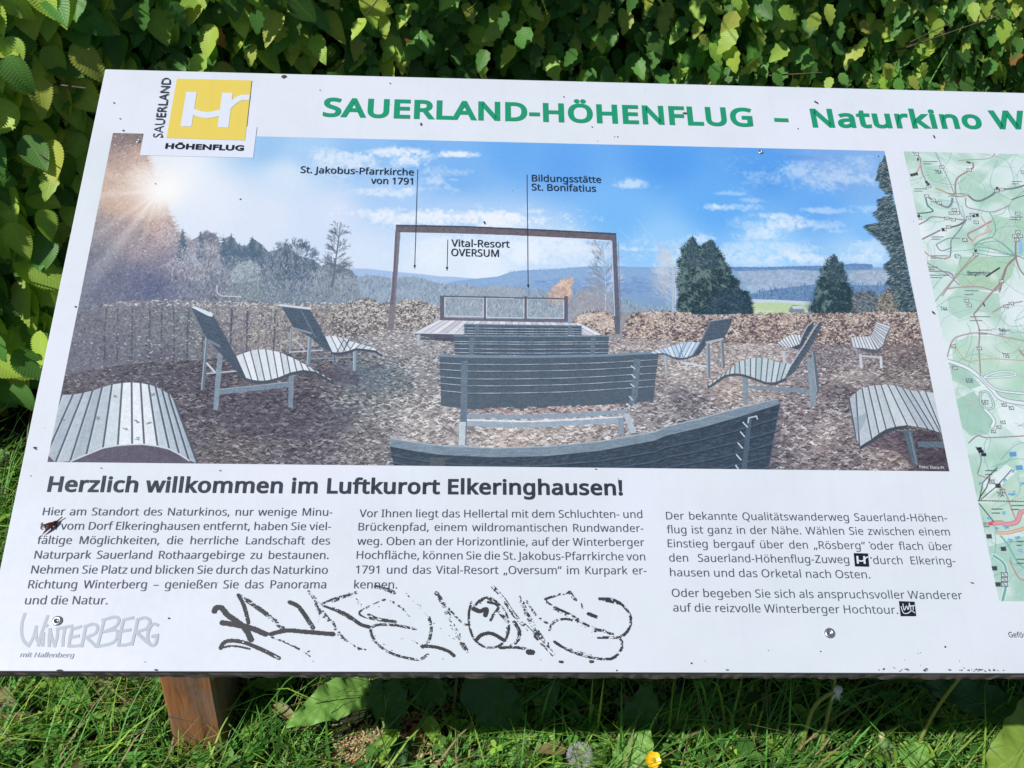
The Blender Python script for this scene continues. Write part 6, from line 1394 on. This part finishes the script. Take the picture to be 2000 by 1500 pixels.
weed('dock_plant', 'pale broad leaf between the grey seed head and yellow flower', 'weed', ground(1215, 1495),
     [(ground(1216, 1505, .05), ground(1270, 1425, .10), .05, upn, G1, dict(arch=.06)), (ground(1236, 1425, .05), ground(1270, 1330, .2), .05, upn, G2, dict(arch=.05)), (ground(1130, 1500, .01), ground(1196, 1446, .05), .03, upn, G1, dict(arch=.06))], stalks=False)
weed('dock_plant', 'long leaf tinted dark for the shadow under the board at the right', 'weed', ground(1840, 1440),
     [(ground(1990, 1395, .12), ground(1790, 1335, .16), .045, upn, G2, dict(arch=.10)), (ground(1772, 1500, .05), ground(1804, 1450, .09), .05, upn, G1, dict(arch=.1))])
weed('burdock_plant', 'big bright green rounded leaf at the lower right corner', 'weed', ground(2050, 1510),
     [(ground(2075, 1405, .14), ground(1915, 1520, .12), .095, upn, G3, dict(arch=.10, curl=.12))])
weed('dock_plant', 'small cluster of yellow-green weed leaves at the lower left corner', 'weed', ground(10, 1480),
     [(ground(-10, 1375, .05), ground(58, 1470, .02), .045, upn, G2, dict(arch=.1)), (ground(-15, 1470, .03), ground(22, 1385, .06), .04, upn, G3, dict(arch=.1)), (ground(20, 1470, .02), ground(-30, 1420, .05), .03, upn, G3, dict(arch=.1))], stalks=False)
# ---- stalks of spent dandelions and their heads
OL = (.24, .27, .06)
def stalk(pts, r, name='stalk', parent=None, base=None, tint=OL):
    m_ = MB(); q = [Vector(p) - base for p in pts]
    c_ = np.array([tuple(v) for v in q]); c2 = curve(c_, 14); m_.tube([Vector(v) for v in c2], r, 8, tint, r2=r * .8); return m_.build(name, M_stalk, parent)
def flower(name, label, cat, pts, r, tint=OL, group=None):
    b = Vector(pts[0]); b.z = 0; root = empty(name, b); tag(root, label, cat, group); stalk(pts, r, 'stem', root, b, tint); return root, b
root, b = flower('dandelion_stalk', 'curved olive dandelion stem bearing a bare pale button head', 'dandelion', [ground(1562, 1500, .0), ground(1572, 1435, .08), ground(1592, 1378, .17), ground(1632, 1348, .22)], .0030)
hp = ground(1637, 1347, .225); m_ = MB(); n = 14; rr_ = .0052
V_ = [hp - b + Vector((0, -.003, .004))]; nd = (Vector(CAM) - hp).normalized(); a_ = nd.orthogonal().normalized(); c_ = nd.cross(a_)
for f_, d_ in ((.55, .0026), (.9, .0012), (1.0, -.001), (.75, -.004)): V_ += [hp - b + (a_ * math.cos(2 * math.pi * q / n) + c_ * math.sin(2 * math.pi * q / n)) * rr_ * f_ + nd * d_ for q in range(n)]
V_[0] = hp - b + nd * .003
F_ = [(0, 1 + q, 1 + (q + 1) % n) for q in range(n)] + [(1 + a * n + q, 1 + (a + 1) * n + q, 1 + (a + 1) * n + (q + 1) % n, 1 + a * n + (q + 1) % n) for a in range(3) for q in range(n)]
m_.add(V_, F_, (.60, .62, .55)); m_.build('head', M_stalk, root)
m_ = MB()
for q in range(9):
    th = q * .7; e = hp - b + Vector((math.cos(th) * .006, -.003 + math.sin(th) * .002, -.010 - .003 * (q % 3))); m_.tube([hp - b + Vector((0, 0, -.005)), e], .0007, 4, (.75, .78, .75), r2=.0003)
m_.build('bract', M_stalk, root)
flower('dandelion_stalk', 'straight olive dandelion stem standing behind the curved one', 'dandelion', [ground(1600, 1500, 0), ground(1612, 1420, .10), ground(1626, 1360, .18), ground(1632, 1318, .24)], .0026)
flower('dandelion_stalk', 'leaning olive stem reaching up under the board at the right', 'dandelion', [ground(1780, 1500, 0), ground(1800, 1440, .08), ground(1832, 1380, .17), ground(1874, 1324, .26)], .0026)
for i, (x0, x1, y1) in enumerate(((1465, 1478, 1418), (1395, 1410, 1330), (1210, 1214, 1322), (1150, 1158, 1322), (1512, 1540, 1330), (975, 985, 1322))): pass
# closed dandelion head
root, b = flower('closed_dandelion', 'closed dandelion bud with pale tuft standing in the grass', 'dandelion', [ground(1738, 1525, 0), ground(1736, 1485, .05), ground(1728, 1462, .085)], .0024, (.20, .30, .07))
hp = ground(1728, 1460, .088) - b; ax = (ground(1722, 1436, .112) - b - hp); L = ax.length; ax.normalize(); a_ = ax.orthogonal().normalized(); c_ = ax.cross(a_)
prof = [(0, .35), (.15, .9), (.4, 1.0), (.7, .75), (.85, .55)]; V_ = []
for t, r_ in prof: V_ += [hp + ax * L * t + (a_ * math.cos(2 * math.pi * q / 12) + c_ * math.sin(2 * math.pi * q / 12)) * .0062 * r_ * (1 + .08 * (q % 2)) for q in range(12)]
F_ = [(a * 12 + q, a * 12 + (q + 1) % 12, (a + 1) * 12 + (q + 1) % 12, (a + 1) * 12 + q) for a in range(4) for q in range(12)]
m_ = MB(); m_.add(V_, F_, (.16, .26, .09)); m_.build('bud', M_stalk, root)
V_ = []; 
for t, r_ in ((.8, .55), (.95, .8), (1.12, .7), (1.22, .25)): V_ += [hp + ax * L * t + (a_ * math.cos(2 * math.pi * q / 12) + c_ * math.sin(2 * math.pi * q / 12)) * .0050 * r_ for q in range(12)]
F_ = [(a * 12 + q, a * 12 + (q + 1) % 12, (a + 1) * 12 + (q + 1) % 12, (a + 1) * 12 + q) for a in range(3) for q in range(12)] + [tuple(36 + q for q in range(12))]
m_ = MB(); m_.add(V_, F_, (.62, .48, .26)); m_.build('tuft', M_stalk, root)
for (dx, dz) in ((.014, .012), (.018, .004), (-.010, .008), (.012, -.006), (.002, -.012)):
    e = hp + Vector((dx, -.004, dz)); V_, F_, UV_ = leaf_shape(1, .25, 4, rh, pleat=0, fine=False); s0 = hp + ax * L * .15
    m_ = MB(); m_.add(place([(x * .012, y * .9 * (e - s0).length, z * .01) for x, y, z in V_], s0, e - s0, Vector((0, -1, .6))), F_, (.25, .36, .2), UV_); m_.build('bract', M_leaf, root)
# yellow flower
root, b = flower('yellow_flower', 'small bright yellow meadow flower in the grass at the lower edge', 'flower', [ground(1272, 1560, 0), ground(1274, 1515, .06), ground(1274, 1489, .098)], .0014, (.12, .2, .05))
k = NT('yellow_petal'); k.base(k.ramp(k.noise(k.coord('Object'), 300, 2), [(.3, (.80, .42, .01)), (.7, (.92, .62, .02))])); k.rough(.35); M_pet = k.m
hp = ground(1274, 1484, .105) - b; fn = Vector((.15, -.55, .8)).normalized(); a_ = fn.orthogonal().normalized(); c_ = fn.cross(a_)
for q in range(6):
    th = q * 2 * math.pi / 6; d = a_ * math.cos(th) + c_ * math.sin(th); V_ = []; F_ = []; e = fn.cross(d)
    for i in range(5):
        t = i / 4; w = .0056 * math.sin(math.pi * (t * .78 + .12)); 
        for c in (-1, -.4, .4, 1): V_.append(tuple(hp + d * .0098 * t + e * c * w + fn * (.0028 * t ** 2 + .0012 * abs(c) * t)))
    for i in range(4):
        for j in range(3): s_ = i * 4 + j; F_.append((s_, s_ + 1, s_ + 5, s_ + 4))
    mesh_obj('petal', V_, F_, M_pet, root, True)
m_ = MB()
for q in range(24):
    th = q * 2.4; r_ = .0026 * (q / 24) ** .5; p_ = hp + (a_ * math.cos(th) + c_ * math.sin(th)) * r_; m_.tube([p_, p_ + fn * .003], .0004, 4, (.85, .55, .02))
m_.build('stamens', M_stalk, root)
# grey fluffy seed head
root, b = flower('seed_head', 'grey fluffy dandelion seed head in the grass at the lower edge', 'dandelion', [ground(1130, 1560, 0), ground(1131, 1520, .05), ground(1132, 1490, .085)], .0020, (.2, .26, .1))
hp = ground(1132, 1476, .10) - b; m_ = MB(); rs_ = random.Random(8)
for q in range(95):
    d = Vector((rs_.gauss(0, 1), rs_.gauss(0, 1), rs_.gauss(0, 1))).normalized(); R_ = .0155; a_ = d.orthogonal().normalized(); c_ = d.cross(a_)
    m_.tube([hp + d * .003, hp + d * R_ * .75], .00012, 3, (.45, .42, .38), cap=False)
    for w_ in range(6):
        th = w_ * 1.05 + q; e = hp + d * R_ + (a_ * math.cos(th) + c_ * math.sin(th)) * .0032; m_.tube([hp + d * R_ * .75, e], .00009, 3, (.62, .64, .64), cap=False)
m_.build('fluff', M_stalk, root)
# ---- individual long blades and stems in the shade under the board
def long_blades(name, label, lst, tint, w=.0036):
    for (xa, ya, xb, yb, zt, bend) in lst:
        a = ground(xa, ya, 0); b_ = ground(xb, yb, zt); m_ = MB(); c = np.array([(0, 0, 0), tuple((b_ - a) * .5 + Vector((0, 0, bend))), tuple(b_ - a)]); q = curve(c, 9)
        side = Vector((1, .1, 0)); V_ = []; UV_ = []; F_ = []
        for i, v in enumerate(q): ww = w * .5 * (1 - (i / 8) ** 2 * .95); V_ += [Vector(v) - side * ww, Vector(v) + side * ww]; UV_ += [(0, i / 8), (1, i / 8)]
        for i in range(8): F_.append((2 * i, 2 * i + 1, 2 * i + 3, 2 * i + 2))
        yield a, V_, F_, UV_
mbz = MB()
for a, V_, F_, UV_ in long_blades('', '', [(1050, 1440, 1085, 1325, .26, .02), (1150, 1430, 1158, 1322, .26, 0), (1165, 1440, 1180, 1322, .26, 0), (1210, 1520, 1214, 1322, .28, .01), (1305, 1450, 1316, 1322, .26, 0), (1385, 1420, 1330, 1350, .2, .05), (1400, 1470, 1380, 1380, .12, .02), (1420, 1450, 1350, 1345, .2, .06), (1440, 1500, 1395, 1370, .16, .04),
                                              (1462, 1480, 1490, 1385, .14, .02), (1500, 1500, 1540, 1330, .26, .02), (1540, 1500, 1545, 1322, .26, 0), (1130, 1520, 1095, 1380, .14, 0), (1240, 1500, 1300, 1370, .14, .02), (975, 1500, 1000, 1400, .1, .01), (870, 1480, 880, 1420, .1, .0), (505, 1500, 512, 1380, .14, .0), (530, 1500, 500, 1375, .12, .01), (520, 1500, 640, 1420, .05, .05), (545, 1505, 563, 1424, .10, .05),
                                              (640, 1505, 636, 1380, .16, .0), (590, 1480, 600, 1425, .06, 0), (440, 1480, 400, 1400, .06, .02), (430, 1500, 478, 1400, .1, 0), (1690, 1500, 1640, 1450, .04, .03), (1900, 1480, 1960, 1370, .14, .02), (1860, 1480, 1790, 1385, .1, .05), (1930, 1470, 1985, 1330, .2, .02), (1045, 1435, 1140, 1420, .05, .03), (1235, 1430, 1330, 1440, .03, .03), (1120, 1410, 1160, 1470, .02, .03)], (.08, .17, .03)):
    mbz.add([v + a for v in V_], F_, gtint(rg_, .05), UV_)
for a, V_, F_, UV_ in long_blades('', '', [(160, 1386, 262, 1394, .03, .01), (185, 1368, 256, 1420, .03, .01), (225, 1392, 270, 1430, .03, .0), (0, 1462, 45, 1505, .03, .0), (20, 1488, 60, 1478, .03, 0)], (.4, .4, .22), .0045): mbz.add([v + a + Vector((0, 0, .05)) for v in V_], F_, (.38, .42, .22), UV_)
o = mbz.build('long_grass', M_blade); tag(o, 'long thin grass blades and dry stems around the posts', 'grass', kind='stuff')
# ---- heap of tan dry debris
mb = MB(); rd_ = random.Random(31); hc = ground(748, 1478); 
def flake(c, s, tint):
    a = rd_.uniform(0, 6.28); d = Vector((math.cos(a), math.sin(a), rd_.gauss(0, .5))).normalized(); nd = Vector((rd_.gauss(0, .6), rd_.gauss(-.2, .6), 1)).normalized(); L = s * rd_.uniform(.7, 2.0); W = s * rd_.uniform(.2, .55); cv_ = rd_.uniform(-.4, .5)
    V_ = []; F_ = []
    for i in range(4):
        t = i / 3; w = W * (.5 + .5 * math.sin(math.pi * (t * .8 + .1))) * .5
        for c_ in (-1, 1): V_.append((c_ * w, (t - .5) * L, cv_ * L * (t - .5) ** 2 * 2 + rd_.uniform(-.1, .1) * s))
    for i in range(3): F_.append((2 * i, 2 * i + 1, 2 * i + 3, 2 * i + 2))
    mb.add(place(V_, c, d, nd), F_, tint)
for _ in range(1500):
    x, y = rd_.gauss(0, .036), rd_.gauss(-.004, .024); z = .024 * math.exp(-(x / .043) ** 2 - (y / .028) ** 2) * rd_.uniform(.5, 1.1) + .004
    b = rd_.uniform(.6, 1.15); t_ = (.52 * b, .38 * b, .21 * b) if rd_.random() < .8 else (.42 * b, .21 * b, .10 * b)
    flake(hc + Vector((x, y, z)), .0050, t_)
for cx, cy, n in ((812, 1418, 90), (830, 1408, 30), (720, 1440, 60), (680, 1470, 50), (860, 1390, 20), (640, 1500, 60), (935, 1480, 20)):
    for _ in range(n): c = ground(cx + rd_.gauss(0, 14), cy + rd_.gauss(0, 9)); b = rd_.uniform(.6, 1.2); flake(c + Vector((0, 0, rd_.uniform(.004, .014))), .0055, (.56 * b, .36 * b, .20 * b))
for _ in range(160): c = ground(rd_.uniform(840, 915), rd_.uniform(1322, 1400)); b = rd_.uniform(.6, 1.2); flake(c + Vector((0, 0, rd_.uniform(.004, .02))), .004, (.42 * b, .40 * b, .30 * b))
o = mb.build('dry_debris', M_dry); tag(o, 'heap of tan dry plant debris in the grass below the board', 'plant debris', kind='stuff')
# ---- small single fallen leaves
def dead_leaf(name, label, c, size, tint, n=Vector((.1, -.4, .9)), yd=Vector((1, .2, .1))):
    root_b = c.copy(); V_, F_, UV_ = leaf_shape(size, size * .6, 8, rh, cup=.6, curl=.5, fine=True); m_ = MB(); m_.add([Vector(v) - root_b for v in place(V_, c, yd, n)], F_, tint, UV_)
    o = m_.build(name, M_leaf); o.location = root_b; tag(o, label, 'dead leaf'); return o
dead_leaf('dead_leaf', 'small reddish dead leaf lying on the grass left of the closed bud', ground(1680, 1484, .015), .022, (.45, .16, .09))
dead_leaf('dead_leaf', 'curled orange brown dead leaf by the small patch of debris', ground(800, 1425, .025), .026, (.55, .26, .12), yd=Vector((.6, -.6, .2)))
dead_leaf('dead_leaf', 'dull brown dead leaf among weeds at the lower left corner', ground(55, 1400, .03), .03, (.22, .12, .05), yd=Vector((.6, -.8, -.1)))
dead_leaf('dead_leaf', 'tiny tan dead leaf in the lit grass left of the post', ground(235, 1372, .03), .02, (.45, .28, .14))
# ---- the dark red bud scale lying on the first paragraph
def onpt(x, y, z): 
    u, v = P(x, y); return Vector(BR @ np.array([u, v, z]) + BT)
c0 = onpt(97, 1032, .001); m_ = MB(); nb = Vector(BR[:, 2])
for (x0, y0, x1, y1, W, bend) in ((118, 1017, 82, 1048, .0032, .003), (112, 1022, 78, 1032, .0022, .002), (110, 1018, 101, 1038, .0026, .0025)):
    a = onpt(x0, y0, .0022); b_ = onpt(x1, y1, .0016); V_, F_, UV_ = leaf_shape(1, 1, 6, rh, pleat=0, cup=.3, curl=-.1, serr=0); L = (b_ - a).length
    m_.add([Vector(v) - c0 for v in place([(x * W, y * L, abs(z) * .004 + bend * math.sin(math.pi * y) * .5) for x, y, z in V_], a, b_ - a, nb)], F_, (.07, .018, .016), UV_)
m_.tube([onpt(112, 1020, .002) - c0, onpt(124, 1012, .003) - c0], .0005, 5, (.09, .03, .02))
o = m_.build('bud_scale', M_leaf); o.location = c0; tag(o, 'small dark red bud scale lying on the left text column', 'bud scale')
